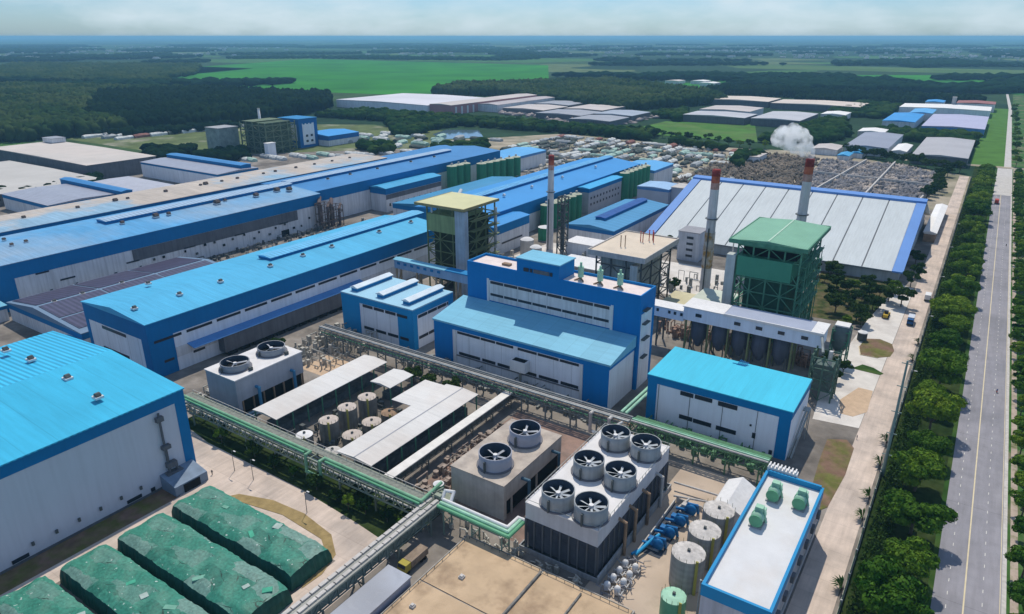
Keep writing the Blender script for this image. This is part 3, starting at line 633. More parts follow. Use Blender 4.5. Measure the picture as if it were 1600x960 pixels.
# ---------------------------------------------------------------- boiler houses
def frame_tower(root, r, z0, z1, mat, nx, ny, levels, w=.55, brace=True, name='steel_frame'):
    x0, x1, y0, y1 = r; m = MB()
    xs = [x0 + (x1 - x0) * i / nx for i in range(nx + 1)]; ys = [y0 + (y1 - y0) * i / ny for i in range(ny + 1)]
    for x in xs:
        for y in ys:
            if x in (x0, x1) or y in (y0, y1): m.box(x - w / 2, x + w / 2, y - w / 2, y + w / 2, z0, z1)
    for z in levels:
        for y in (y0, y1): m.bar((x0, y, z), (x1, y, z), w * .75)
        for x in (x0, x1): m.bar((x, y0, z), (x, y1, z), w * .75)
    if brace:
        L = [z0] + list(levels)
        for k in range(len(L) - 1):
            for i in range(ny):
                a, b = (ys[i], ys[i + 1]) if (k + i) % 2 else (ys[i + 1], ys[i])
                for x in (x0, x1): m.bar((x, a, L[k]), (x, b, L[k + 1]), w * .5)
            for i in range(nx):
                a, b = (xs[i], xs[i + 1]) if (k + i) % 2 else (xs[i + 1], xs[i])
                for y in (y0, y1): m.bar((a, y, L[k]), (b, y, L[k + 1]), w * .5)
    m.build(name, mat, root)

G = thing('boiler_house', 'tall green steel-framed boiler house with a green roof beside the striped white shed', 'boiler house', (-64.5, 300, 0))
frame_tower(G, (-76.5, -52, 282, 319), 0, 43, GSTEEL, 4, 4, (5, 11, 16, 22, 27.8, 36.5, 41), .6)
MB().ext([(-79.2, 43), (-49.8, 43), (-49.8, 43.7), (-64.5, 44.7), (-79.2, 43.7)], 'Y', 278.9, 321.5).build('roof', GROOF, G)
m = MB(); m.box(-79.7, -49.3, 278.4, 278.88, 42.2, 43.9); m.box(-79.7, -79.22, 278.9, 321.5, 42.2, 43.9); m.box(-49.78, -49.3, 278.9, 321.5, 42.2, 43.9); m.box(-79.7, -49.3, 321.52, 322, 42.2, 43.9)
m.build('roof_edge', GSTEEL, G)
MB().box(-64.8, -64.2, 279, 321.4, 44.66, 44.86).build('ridge_cap', M('pale_green_ridge', (.42, .58, .46), .6), G)
MB().box(-76, -54.6, 280.6, 318, 28.6, 36.8).build('cladding', DGREEN, G)
MB().box(-73, -56, 283.5, 317, 3, 28.4).build('boiler_body', M('boiler_dark_green', (.03, .095, .062), .7, .3, .3), G)
MB().box(-75, -54, 284, 316, 36.9, 42.5).build('boiler_top', DARK, G)
MB().box(-80.6, -76.9, 280.5, 284.5, 0, 36.6).build('lift_shaft', M('shaft_grey_white', (.50, .54, .52), .7, .12, .2, streak=.2), G)
m = MB()
for z in (15, 20, 25, 30, 35):
    m.box(-52, -49.9, 283, 318, z, z + .3); m.bar((-50, 283, z + 1.2), (-50, 318, z + 1.2), .15)
    m.bar((-50.8, 290 + (z % 10), z), (-50.8, 296 + (z % 10), z + 5), .5)
for y in range(284, 319, 5): m.bar((-50, y, 0), (-50, y, 36), .3)
m.build('side_platforms', GSTEEL, G)

Yb = thing('boiler_house', 'tall olive boiler house with a pale yellow flat roof behind the three-vent hall', 'boiler house', (-213, 275, 0))
frame_tower(Yb, (-224.5, -200.5, 262.0, 286), 0, 43.2, OLIVE, 3, 3, (7, 14, 20, 26, 32, 38), .6)
MB().box(-229.3, -199.8, 259.2, 288.4, 43.2, 43.9).build('roof', YROOF, Yb)
m = MB(); m.box(-229.8, -199.3, 258.7, 259.18, 42.7, 44.0); m.box(-229.8, -229.32, 259.2, 288.4, 42.7, 44.0); m.box(-199.78, -199.3, 259.2, 288.4, 42.7, 44.0)
m.build('roof_edge', M('olive_edge', (.28, .24, .12), .7, .2, .3), Yb)
MB().box(-223.6, -206.4, 260.8, 284, 30.2, 38.9).build('cladding', OLCLAD, Yb)
MB().box(-222, -203, 264, 284, 4, 37).build('boiler_body', M('boiler_dark_olive', (.045, .055, .03), .8, .3, .3), Yb)
MB().box(-205.6, -199.9, 259.9, 263.0, 0, 42.2).build('lift_shaft', M('shaft_blue_grey', (.42, .48, .54), .6, .15, .2, streak=.25), Yb)
m = MB()
for z in (12, 17, 22, 27, 32, 37):
    m.box(-200, -197.2, 264, 286, z, z + .25); m.bar((-197.4, 264, z + 1.1), (-197.4, 286, z + 1.1), .15); m.bar((-198.7, 266 + z % 9, z), (-198.7, 273 + z % 9, z + 5), .5)
m.build('side_platforms', OLIVE, Yb)
p = MB(); p.path([(-221, 261.5, 39.5), (-221, 261.5, 42)], .5); p.path([(-198.6, 284, 20), (-198.6, 284, 40)], .8); p.build('ducting', SPIPE, Yb)

Tb = thing('boiler_house', 'boiler house with a flat beige roof carrying rusty vent pipes behind the stepped hall', 'boiler house', (-127, 294, 0))
frame_tower(Tb, (-138, -116, 277, 311), 0, 29, DSTEEL, 3, 3, (6, 12, 18, 24), .6)
MB().box(-140.5, -113.7, 274.3, 313.2, 29.6, 30.2).build('roof', TROOF, Tb)
m = MB(); m.box(-141, -113.2, 273.8, 274.28, 28.2, 30.7); m.box(-141, -140.52, 274.3, 313.2, 28.2, 30.7); m.box(-113.68, -113.2, 274.3, 313.2, 28.2, 30.7); m.box(-141, -113.2, 313.22, 313.7, 28.2, 30.7)
m.build('roof_edge', LCONC, Tb)
MB().box(-136.5, -119.5, 278.5, 309, 3, 26.5).build('boiler_body', M('boiler_grey', (.40, .42, .38), .8, .2, .2, streak=.3), Tb)
MB().box(-120.6, -117.2, 275.4, 278, 0, 26).build('lift_shaft', M('shaft_grey_white', (.5, .54, .52)), Tb)
for x, y, h in ((-131, 287, 5), (-129.3, 288, 5), (-127, 300, 4.6), (-125.4, 299, 4.4), (-124, 303, 5), (-121, 301, 5), (-123, 305, 4.6)):
    MB().tube((x, y, 30.2), (x, y, 30.2 + h), .22).tube((x, y, 30.2 + h), (x, y, 30.4 + h), .4).build('vent_pipe', RED if y > 295 else RUST, Tb)

# ---------------------------------------------------------------- chimneys
def chimney(x, y, h, r0, label, base=None):
    c = thing('chimney', label, 'chimney', (x, y, 0), 'tall chimneys with red and white tops')
    k = r0 * .76
    MB().cyl(x, y, 0, h * .80, r0, k + .12, 24, False).build('stack', M('chimney_white', (.66, .64, .63), .75, .12, .2, streak=.22), c, True)
    bs = 5 if True else 0
    for i in range(4):
        z0_, z1_ = h * (.80 + .05 * i), h * (.80 + .05 * (i + 1)) - .01
        MB().cyl(x, y, z0_, z1_, k + .10 - .03 * i, k + .07 - .03 * i, 24, i == 3).build('painted_band', (M('chimney_white', (.5, .48, .47)), M('faded_red', (.52, .30, .25), .75, .25, .5, streak=.3), M('orange_red', (.48, .13, .07), .75, .3, .5, streak=.3), M('dark_red', (.26, .045, .04), .75, .3, .4))[i], c, True)
    MB().lathe(x, y, [(k + .1, h * .62), (k + 1.1, h * .62), (k + 1.1, h * .62 + .25), (k + .1, h * .62 + .25)]).build('gallery', DSTEEL, c)
    MB().box(x - .25, x + .25, y - r0 - .35, y - r0 + .35, 0, h * .55).build('ladder', DSTEEL, c)
    if base: MB().cyl(x, y, base[0], base[1], r0 * .96 + .1, r0 * .93 + .1, 24, False).build('rusty_sheath', M('rusty_buff', (.62, .58, .52), .8, .2, .3, streak=.3, c2=(.46, .27, .09), t2=(.46, .60), vs2=.16), c, True)
chimney(-103.4, 328.4, 62.0, 2.55, 'slim red-topped chimney with a rust-stained foot, left of the green boiler house', (14, 32))
chimney(-66.2, 345, 67.9, 2.55, 'chimney giving off white steam, rising behind the green boiler house')
chimney(-208, 354, 56.3, 2.15, 'grey chimney with a dull red top, right of the yellow-roofed boiler house')

# steam
def steam():
    bm = bmesh.new()
    r_ = random.Random(3)
    for i in range(24):
        t = i / 23
        x, y, z = -66.4 - 4 * t - 11.5 * t ** 1.1, 345 + 1 * t, 70.2 + 5.6 * math.sin(min(1, t * 1.6) * 1.5) + .8 * t + r_.uniform(-1, 1)
        rr = (2.0 + 4.2 * min(1, t * 1.9) * (1 if t < .55 else max(.12, 1 - (t - .55) * 2.0)))
        if t > .5: x += r_.uniform(-2, 1); z += r_.uniform(-2.5, 1.5)
        s = bmesh.ops.create_icosphere(bm, subdivisions=3, radius=1)
        for v in s['verts']:
            d = v.co.normalized()
            w = 1 + .17 * math.sin(5 * d.x + i) * math.sin(6 * d.z + 2 * i) + .08 * math.sin(11 * d.y + 3 * i) * math.cos(9 * d.x)
            v.co = Vector((x, y, z)) + d * rr * w
    me = bpy.data.meshes.new('steam_plume'); bm.to_mesh(me); bm.free()
    o = bpy.data.objects.new('steam_plume', me); COL.objects.link(o)
    md = o.modifiers.new('r', 'REMESH'); md.mode = 'VOXEL'; md.voxel_size = .55
    m = bpy.data.materials.new('steam'); m.use_nodes = True
    n, l = m.node_tree.nodes, m.node_tree.links; n.clear()
    out = n.new('ShaderNodeOutputMaterial'); pv = n.new('ShaderNodeVolumePrincipled')
    pv.inputs['Color'].default_value = (1, 1, 1, 1); pv.inputs['Density'].default_value = .42; pv.inputs['Anisotropy'].default_value = .2
    co = n.new('ShaderNodeTexCoord'); no = n.new('ShaderNodeTexNoise'); no.inputs['Scale'].default_value = .26; no.inputs['Detail'].default_value = 6; no.inputs['Roughness'].default_value = .6
    mr = n.new('ShaderNodeMapRange'); mr.inputs[1].default_value = .43; mr.inputs[2].default_value = .70; mr.inputs[3].default_value = .0; mr.inputs[4].default_value = .60
    l.new(co.outputs['Object'], no.inputs['Vector']); l.new(no.outputs['Fac'], mr.inputs[0]); l.new(mr.outputs[0], pv.inputs['Density'])
    l.new(pv.outputs[0], out.inputs['Volume']); me.materials.append(m)
    tag(o, 'white steam plume drifting left from the top of the rear chimney', 'steam', kind='stuff')
steam()

# ---------------------------------------------------------------- coal gallery with silos
Cg = thing('conveyor_gallery', 'long white enclosed conveyor gallery on steel legs between the stepped hall and green boiler house', 'gallery', (-68, 262, 0))
PB = M('gallery_pale_blue', (.66, .76, .88), .7, .06, .15, streak=.1)
MB().box(-88, -36, 256, 266, 14.4, 19.8).build('enclosure', PB, Cg)
MB().box(-104, -88.02, 256.4, 263, 13.2, 17.3).build('enclosure', PB, Cg)
MB().ext([(255.6, 19.8), (266.6, 19.8), (266.6, 20.3), (255.6, 20.1)], 'X', -88.4, -72).build('roof', WHITE, Cg)
MB().box(-71.9, -40.2, 255.9, 267.5, 19.82, 20.15).build('roof', M('gallery_blue_grey_roof', (.34, .38, .48), .6, .1, .1), Cg)
MB().box(-71.95, -35.6, 255.4, 255.88, 19.5, 20.4).build('parapet', WHITE, Cg); MB().box(-40.1, -35.6, 255.9, 267.5, 19.82, 20.3).build('roof', WHITE, Cg)
MB().box(-104.4, -88.45, 256.0, 263.4, 17.3, 17.7).build('roof', WHITE, Cg)
for x in (-102.5, -99, -94, -91.6, -88.9): MB().box(x - .5, x + .5, 256.2 if x < -88.0 else 255.8, 256.38 if x < -88.0 else 255.98, 15.4, 16.6).build('window', GLASS, Cg)
for x in (-81.8, -66.5, -58.3, -50.2, -41.9): MB().box(x - 1.2, x + 1.2, 255.75, 255.97, 16.6, 17.9).build('window', GLASS, Cg)
for x in (-99, -87, -78, -70, -62, -54, -46, -38):
    MB().box(x - .3, x + .3, 257, 257.6, 0, 14.3).box(x - .3, x + .3, 264.4, 265, 0, 14.3).bar((x, 257.3, 1), (x, 264.7, 13), .35).build('leg', OLIVE if x > -90 else DSTEEL, Cg)
SIL = M('grey_blue_silo', (.085, .10, .135), .55, .12, .3, streak=.2)
for i, x in enumerate((-82.5, -74, -66, -58.2, -50.4)):
    t = thing('coal_silo', nth(i) + ' grey steel silo from the left under the white conveyor gallery', 'silo', (x, 260.5, 0), 'coal silos under the conveyor gallery')
    MB().lathe(x, 260.5, [(.9, 2.5), (3.1, 6.6), (3.1, 14.3), (0, 14.3)], 18).build('bin', SIL, t, True)
    for dx, dy in ((-2.6, -2.6), (2.6, -2.6), (2.6, 2.6), (-2.6, 2.6)): MB().box(x + dx - .2, x + dx + .2, 260.5 + dy - .2, 260.5 + dy + .2, 0, 7).build('leg', DSTEEL, t)
t = thing('ash_silo', 'dark green-grey ash silo at the right end of the white conveyor gallery', 'silo', (-33.2, 283, 0))
MB().lathe(-33.2, 283, [(1, 3), (3.6, 7.5), (3.6, 13.5), (2.6, 15), (0, 15)], 18).build('bin', M('ash_silo_green', (.12, .16, .16), .7, .2, .3), t, True)
m = MB()
for dx, dy in ((-3, -3), (3, -3), (3, 3), (-3, 3)): m.box(-33.2 + dx - .25, -33.2 + dx + .25, 283 + dy - .25, 283 + dy + .25, 0, 14)
for z in (4, 9, 13): m.box(-36.4, -30, 279.8, 280.1, z, z + .3); m.box(-30.2, -29.9, 280, 286, z, z + .3)
m.bar((-36.2, 279.9, 0), (-30.2, 279.9, 9), .3); m.build('steel_frame', GSTEEL, t)
MB().box(-35.8, -30.6, 280.5, 285.5, 15.0, 15.5).build('top_deck', WHITE, t)
t = thing('dust_collector', 'dark green latticed tower standing on the pavement beside the cyan-roofed hall', 'tower', (-32, 248, 0))
frame_tower(t, (-36.5, -28.5, 243.5, 252), 0, 17, M('tower_green', (.07, .13, .10), .6, .25, .4), 2, 2, (4, 8, 12, 16), .5)
MB().box(-35.5, -29.5, 245, 251, 3.5, 13).build('hopper_box', M('tower_hopper', (.10, .14, .13), .7, .3, .4), t); MB().tube((-31, 246, 13), (-31, 246, 18.5), .7).build('exhaust', SPIPE, t)
MB().tube((-34, 249, 16), (-36.5, 257, 20), .5).build('feed_pipe', STEEL, t)
Bg = thing('conveyor_bridge', 'covered blue and white conveyor bridge on tall legs between the long hall and stepped hall', 'gallery', (-200, 258, 0))
m = MB(); m.box(-232, -168, 244.5, 248.5, 13.4, 17.6); m.build('enclosure', M('bridge_blue', (.22, .38, .58), .6, .12, .2, streak=.15), Bg)
MB().ext([(244, 17.6), (249, 17.6), (249, 17.9), (246.5, 18.5), (244, 17.9)], 'X', -232.4, -200).build('roof', PALE_R, Bg); MB().box(-199.9, -167.8, 244, 249, 17.6, 18.1).build('roof', TRIM2, Bg)
for i in range(7): MB().box(-230 + i * 4.2, -228.2 + i * 4.2, 244.3, 244.48, 15.6, 16.8).build('window', TRIM, Bg)
for x in (-231, -218, -206, -194, -182, -172):
    MB().box(x - .4, x + .4, 244.6, 245.3, 0, 13.3).box(x - .4, x + .4, 247.7, 248.4, 0, 13.3).bar((x, 245, 2), (x, 248, 12), .4).build('leg', M('buff_leg', (.34, .28, .20), .8, .2, .4), Bg)

# ---------------------------------------------------------------- coal shed
Cs = thing('storage_shed', 'huge white sloping shed with grey seams and periwinkle blue edges', 'shed', (-92, 450, 0))
sx0, sx1, ya, yb, za, zb = -166, -23.5, 399, 476, 6.0, 27.5
MB().box(sx0 + 2, sx1 - 2, ya + 1.5, yb + 60, 0, 5.9).build('wall', M('shed_wall', (.42, .46, .48), .75, .1, .1, streak=.2), Cs)
def slope(y): return za + (zb - za) * (y - ya) / (yb - ya)
n = 9; wx = (sx1 - sx0 - 11) / n
for i in range(n):
    a = sx0 + 6 + i * wx + .35; b = sx0 + 6 + (i + 1) * wx - .35
    MB().ext([(ya, za), (yb, zb), (yb, zb + .4), (ya, za + .4)], 'X', a, b).build('roof_panel', COALR, Cs)
MB().ext([(ya, za - .25), (yb, zb - .25), (yb, zb + .1), (ya, za + .1)], 'X', sx0 + 5.5, sx1 - 5.5).build('roof_seams', M('shed_seam', (.16, .17, .18), .8), Cs)
MB().ext([(ya - .6, za - .1), (yb, zb - .1), (yb, zb + .7), (ya - .6, za + .7)], 'X', sx0, sx0 + 5.8).build('edge_strip', PERI, Cs); MB().ext([(ya - .6, za - .1), (yb, zb - .1), (yb, zb + .7), (ya - .6, za + .7)], 'X', sx1 - 5.2, sx1).build('edge_strip', PERI, Cs)
MB().ext([(yb + .02, zb - .2), (yb + 5.5, zb - .2), (yb + 5.5, zb + 2.4), (yb + .02, zb + 1.6)], 'X', sx0, sx1 + .0).build('ridge_strip', PERI, Cs)
MB().ext([(yb + 5.6, zb - .5), (yb + 75, 6), (yb + 75, 6.4), (yb + 5.6, zb)], 'X', sx0, sx1).build('rear_roof', COALR, Cs)
MB().ext([(ya + 1, 5.9), (yb + 70, 5.9), (yb + 5, zb - .6), (yb, zb - .6)], 'X', sx1 - 3.5, sx1 - 2.8).build('gable', M('shed_gable', (.30, .33, .42), .7), Cs); MB().ext([(ya + 1, 5.9), (yb + 70, 5.9), (yb + 5, zb - .6), (yb, zb - .6)], 'X', sx0 + 2.6, sx0 + 3.4).build('gable', PERI, Cs)
building('narrow white-roofed shed between the striped shed and the plant road', (-22.6, -14.6 - 1.6, 498, 590), 6, 7, 'Y', roof=WHITE_R, wall=RUST, fascia=.8, trim=WHITE, name='open_shed', over=.6)

# ---------------------------------------------------------------- middle halls
building('five-storey grey office block in front of the striped white shed', (-137, -124.5, 377.5, 391), 16.6, 17.0, 'F', roof=M('office_roof', (.30, .30, .32), .8), wall=M('office_wall', (.46, .49, .55), .75, .1, .2, streak=.2), fascia=0, over=.2, name='office_block',
    wins=[('-Y', -131.8, -128, z, z + 1.3) for z in (13, 9.5, 6, 2.5)] + [('-X', 379 + 3.4 * i, 380.5 + 3.4 * i, z, z + 1.3) for z in (13, 9.5, 6) for i in range(3)])
D = building('hall with mid-blue roof and a long raised ridge vent behind the chimneys', (-209.5, -177.3, 377, 463), 10.4, 12.2, 'Y', roof=M('ridge_vent_hall_roof', (.07, .26, .46), .5, .1, .05, rib=5.5, ax='Y', ribc=.06), trim=M('ridge_vent_trim', (.012, .14, .36), .55, .08, .1), fascia=2.4, wall=WALLB, corner=[('+X', 377, 380)],
    monitor=[(-197.2, -190.8, 392, 458, 1.2, M('dark_blue_monitor', (.02, .09, .30), .5, .15, .2))])
E = building('longest rear hall with deep blue gabled roof, crossing behind the grey chimney', (-292, -240, 330, 555), 20, 23.2, 'Y', roof=M('deep_blue_roof', (.045, .27, .60), .5, .06, .04, rib=1.6, ax='Y', ribc=.03), fascia=8, wall=WALLB, off=.48,
    vents=[(-256, y, .7) for y in (345, 376, 410, 452, 505)], vmat=WHITE, wins=rows(332, 372, 5, 6, 20, 1), monitor=[(-271, -264, 340, 552, 1.0, M('deep_blue_monitor', (.10, .34, .60), .5, .2, .2, rib=3, ax='Y', ribc=.3))])
building('lower blue front hall stepping out before the longest rear hall', (-239.7, -226.5, 322, 360), 17.5, 18.4, 'Y', roof=M('deep_blue_roof', (.045, .27, .60)), fascia=5, wall=WALLB, wins=[('+X', 330, 352, 6, 7)])
building('bright blue capped block with dotted windows between two groups of green silos', (-239.6, -230.5, 446, 500), 18.5, 19.2, 'Y', roof=M('bright_blue_cap', (.05, .38, .68), .5, .05, .1), fascia=2.8, wall=M('dotted_wall', (.42, .42, .44), .8, .1, .2), over=.8,
    wins=[('+X', 449 + 5 * i, 450.6 + 5 * i, z, z + 1.6) for i in range(10) for z in (6, 10.5)])
building('lighter blue flat roof adjoining the near end of the long rear hall', (-332, -293, 352, 470), 13, 15, 'Y', roof=M('teal_blue_roof', (.045, .24, .42), .5, .1, .05, rib=3, ax='Y', ribc=.05), fascia=3, wall=WALLB)
building('far end hall of the rear row with pale blue roof and grey gable', (-262, -228, 558, 600), 15, 16.4, 'Y', roof=M('far_light_blue', (.10, .36, .66)), wall=WALLB, fascia=2, trim=SKYB)
building('pale grey building with light blue roof wedged beside the striped shed', (-217, -192, 500, 524), 13, 13.8, 'Y', roof=M('wedge_pale_roof', (.30, .46, .66), .6), trim=SKYB, fascia=2, wall=M('wedge_wall', (.46, .50, .56), .75, .08, .1))
building('grey-white block with a flat cream roof touching the blue edge of the striped shed', (-191.8, -168.5, 505, 522), 14, 14.6, 'F', roof=LCONC, fascia=0, wall=M('wedge_wall', (.46, .50, .56)), wins=[('-Y', -184, -178, 7, 9)])
p = MB(); p.tube((-262, 330, 24), (-296, 382, 21), 1.3); o = p.build('inclined_duct', SPIPE); tag(o, 'silver inclined duct crossing the teal roof behind the yellow-roofed boiler house', 'duct')
building('plain low white building with flat roof in front of the mid-blue hall', (-196, -165, 352, 366), 7, 7.5, 'F', roof=WHITE, fascia=0, wall=WALL)
building('low cream-roofed pump house behind the penthouse', (-183, -150, 318, 336), 5, 5.6, 'F', roof=WHITE, fascia=0, wall=LCONC, wins=[('-Y', -180, -176, 1.5, 3)])
building('small buff flat-roofed hut near the foot of the rusty chimney', (-112, -100, 296, 312), 4.5, 5, 'F', roof=M('buff_roof', (.55, .50, .33), .8), fascia=0, wall=LCONC)
building('long low pale shed behind the conveyor gallery left of the green boiler house', (-101, -84, 300, 322), 5, 5.6, 'F', roof=M('pale_green_flat', (.52, .56, .48), .8), fascia=0, wall=GCONC)
building('white service block between the rusty chimney and the green boiler house', (-98, -86, 345, 362), 8, 8.6, 'Y', roof=WHITE_R, fascia=0, wall=M('office_wall', (.46, .49, .55)), wins=[('-Y', -95, -92, 3, 5)])
t = thing('steel_tower', 'dark slender lattice tower beside the grey chimney', 'tower', (-197, 350, 0))
frame_tower(t, (-199.5, -195, 348, 352.5), 0, 34, DSTEEL, 1, 1, (5, 10, 15, 20, 25, 30, 34), .6); MB().tube((-197.2, 350, 0), (-197.2, 350, 30), 1.1).build('inner_pipe', DSTEEL, t)

# silo groups
def silos(pts, r, h, word, group):
    for i, (x, y) in enumerate(pts):
        t = thing('storage_silo', nth(i) + ' green silo from the near end of the row ' + word, 'silo', (x, y, 0), group)
        MB().cyl(x, y, 0, h, r, r, 18, False).build('shell', GREENT, t, True)
        q = MB().lathe(x, y, [(r, h), (.4, h + 1.2), (0, h + 1.2)], 18).build('lid', M('silo_lid', (.40, .42, .32), .8, .25, .4), t, True)
        MB().box(x - .6, x + .6, y - .6, y + .6, h + .9, h + 2.3).build('lid_vent', LCONC, q)
silos([(-362, 456), (-361.5, 464.5), (-361, 473)], 4.3, 21, 'below the dark blue extension', 'green silos below the dark blue extension')
silos([(-351, 482), (-350, 490.5), (-349, 499), (-348.5, 507.5), (-347, 518), (-346, 527)], 4.3, 20.5, 'ahead of the far blue hall', 'green silos ahead of the far light blue hall')
silos([(-237 + 3.6, 392 + 8.2 * i) for i in range(6)], 4.0, 17, 'left of the dotted block', 'green silos left of the dotted block')
silos([(-231 + .0, 506 + 8 * i) for i in range(6)], 4.0, 21, 'right of the dotted block', 'green silos right of the dotted block')
t = thing('storage_tank', 'squat green tank with a white top between the grey chimney and the green silos', 'tank', (-222, 372, 0))
MB().cyl(-222, 372, 0, 8, 4.6, 4.6, 18, False).build('shell', GREENT, t, True); MB().lathe(-222, 372, [(4.6, 8), (0, 9.3)], 18).build('lid', WHITE, t, True)
for i, (x, y, r, h) in enumerate(((-214, 338, 4, 9), (-203, 330, 3.5, 8))):
    t = thing('storage_tank', ('larger' if i == 0 else 'smaller') + ' cream domed tank at the foot of the yellow-roofed boiler house', 'tank', (x, y, 0))
    MB().cyl(x, y, 0, h, r, r, 18, False).build('shell', LCONC, t, True); MB().lathe(x, y, [(r, h), (r * .6, h + 1), (0, h + 1.4)], 18).build('lid', WHITE, t, True)

# ---------------------------------------------------------------- cooling towers
def fan_stack(root, x, y, z, r, h, mat, blades=8, bl=None, phase=0.):
    k = MB().lathe(x, y, [(r * 1.015, z), (r * .975, z + h * .5), (r, z + h), (r * .94, z + h)], 28).build('fan_stack', mat, root, True)
    MB().lathe(x, y, [(r * 1.12, z), (r * 1.12, z + .35), (r * 1.0, z + .35)], 28).build('stack_skirt', M('stack_skirt_grey', (.16, .16, .18), .7), k)
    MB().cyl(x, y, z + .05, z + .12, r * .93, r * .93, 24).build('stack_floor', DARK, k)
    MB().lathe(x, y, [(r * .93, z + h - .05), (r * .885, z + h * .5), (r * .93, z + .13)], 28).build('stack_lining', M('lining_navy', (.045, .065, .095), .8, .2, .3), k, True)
    m = MB()
    for i in range(blades):
        a = phase + 2 * math.pi * i / blades; c, s = math.cos(a), math.sin(a); L = r * .84; w0, w1 = .20, .32; zz = z + h * .62
        P = lambda u, v, dz: (x + u * c - v * s, y + u * s + v * c, zz + dz)
        m.hexa([P(.5, -w0, -.1), (P(L, -w1, -.12)), P(L, w1, .1), P(.5, w0, .16), P(.5, -w0, .0), P(L, -w1, -.02), P(L, w1, .2), P(.5, w0, .26)])
    f = m.build('fan_blades', bl or M('fan_white', (.50, .54, .57), .5, .12, .8), k)
    MB().cyl(x, y, z + h * .5, z + h * .78, .75, .6, 12).build('fan_hub', WHITE, k)
    MB().tube((x, y, z + h * .5), (x + r * .95, y - r * .2, z + h * .35), .18).build('drive_shaft', DSTEEL, k)
    q = MB().box(x - .25, x + .15, y - r * 1.08 - .35, y - r * 1.02, z, z + h * .8).build('access_ladder', DSTEEL, k)

C6 = thing('cooling_tower', 'six-fan white cooling tower in the foreground', 'cooling tower', (-67, 142.5, 0), 'cooling towers with round fans')
c6 = M('tower_white', (.56, .56, .58), .7, .08, .2, streak=.12)
x0, x1, y0, y1 = -76.8, -57, 121.6, 164.6
MB().box(x0, x1, y0, y1, 9.3, 13.7).build('casing', c6, C6)
MB().box(x0 - .1, x1 + .1, y0 - .1, y1 + .1, 13.72, 14.0).build('fan_deck', M('deck_pale', (.66, .64, .63), .8, .08, .3), C6)
m = MB(); 
for a in (x0 - .05, x1 + .05): m.bar((a, y0, 14.9), (a, y1, 14.9), .1)
for b_ in (y0, y1): m.bar((x0, b_, 14.9), (x1, b_, 14.9), .1)
for i in range(22):
    yy = y0 + (y1 - y0) * i / 21
    for a in (x0 - .05, x1 + .05): m.bar((a, yy, 14), (a, yy, 14.9), .1)
m.build('railing', STEEL, C6)
MB().box(x0 + .6, x1 - .6, y0 + .6, y1 - .6, 1.0, 9.28).build('inner_fill', M('fill_dark', (.035, .035, .04), .9, .3, .4), C6)
m = MB()
for i in range(12):
    zz = 1.5 + i * .64
    m.hexa([(x0 + .1, y0 - .1, zz), (x1 - .1, y0 - .1, zz), (x1 - .1, y0 + .4, zz + .4), (x0 + .1, y0 + .4, zz + .4), (x0 + .1, y0 - .1, zz + .08), (x1 - .1, y0 - .1, zz + .08), (x1 - .1, y0 + .4, zz + .48), (x0 + .1, y0 + .4, zz + .48)])
    m.hexa([(x1 + .1, y0, zz), (x1 + .1, y1, zz), (x1 - .4, y1, zz + .4), (x1 - .4, y0, zz + .4), (x1 + .1, y0, zz + .08), (x1 + .1, y1, zz + .08), (x1 - .4, y1, zz + .48), (x1 - .4, y0, zz + .48)])
m.build('louvres', M('louvre_dark', (.075, .075, .085), .8, .2, .4), C6)
m = MB()
for i in range(9): xx = x0 + .2 + (x1 - x0 - .4) * i / 8; m.box(xx - .2, xx + .2, y0 - .25, y0 + .15, 0, 9.28)
for i in range(16): yy = y0 + .2 + (y1 - y0 - .4) * i / 15; m.box(x1 - .15, x1 + .25, yy - .2, yy + .2, 0, 9.28); m.box(x0 - .25, x0 + .15, yy - .2, yy + .2, 0, 9.28)
m.build('posts', M('post_grey', (.12, .12, .125), .8), C6)
m = MB(); m.box(x0 - 1.2, x1 + 1.2, y0 - 1.2, y0 - .9, 0, 1.4); m.box(x0 - 1.2, x1 + 1.2, y1 + .9, y1 + 1.2, 0, 1.4); m.box(x0 - 1.2, x0 - .9, y0 - .9, y1 + .9, 0, 1.4); m.box(x1 + .9, x1 + 1.2, y0 - .9, y1 + .9, 0, 1.4)
m.build('basin_wall', GCONC, C6)
MB().box(x0 - .9, x1 + .9, y0 - .9, y1 + .9, .3, .9).build('basin_water', M('basin_water', (.05, .06, .06), .2), C6)
for i, y in enumerate((125.5, 141.3, 157.1)):
    for j, x in enumerate((-70.0, -61.0)):
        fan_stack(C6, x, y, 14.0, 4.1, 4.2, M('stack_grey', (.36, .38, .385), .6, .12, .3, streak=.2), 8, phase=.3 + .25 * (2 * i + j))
for y in (133, 139, 147, 156):
    MB().path([(x1 + 1.9, y, 0), (x1 + 1.9, y, 9.6), (x1 + .1, y, 10.2)], .42, 10).build('riser_pipe', RUST if y < 150 else LCONC, C6)

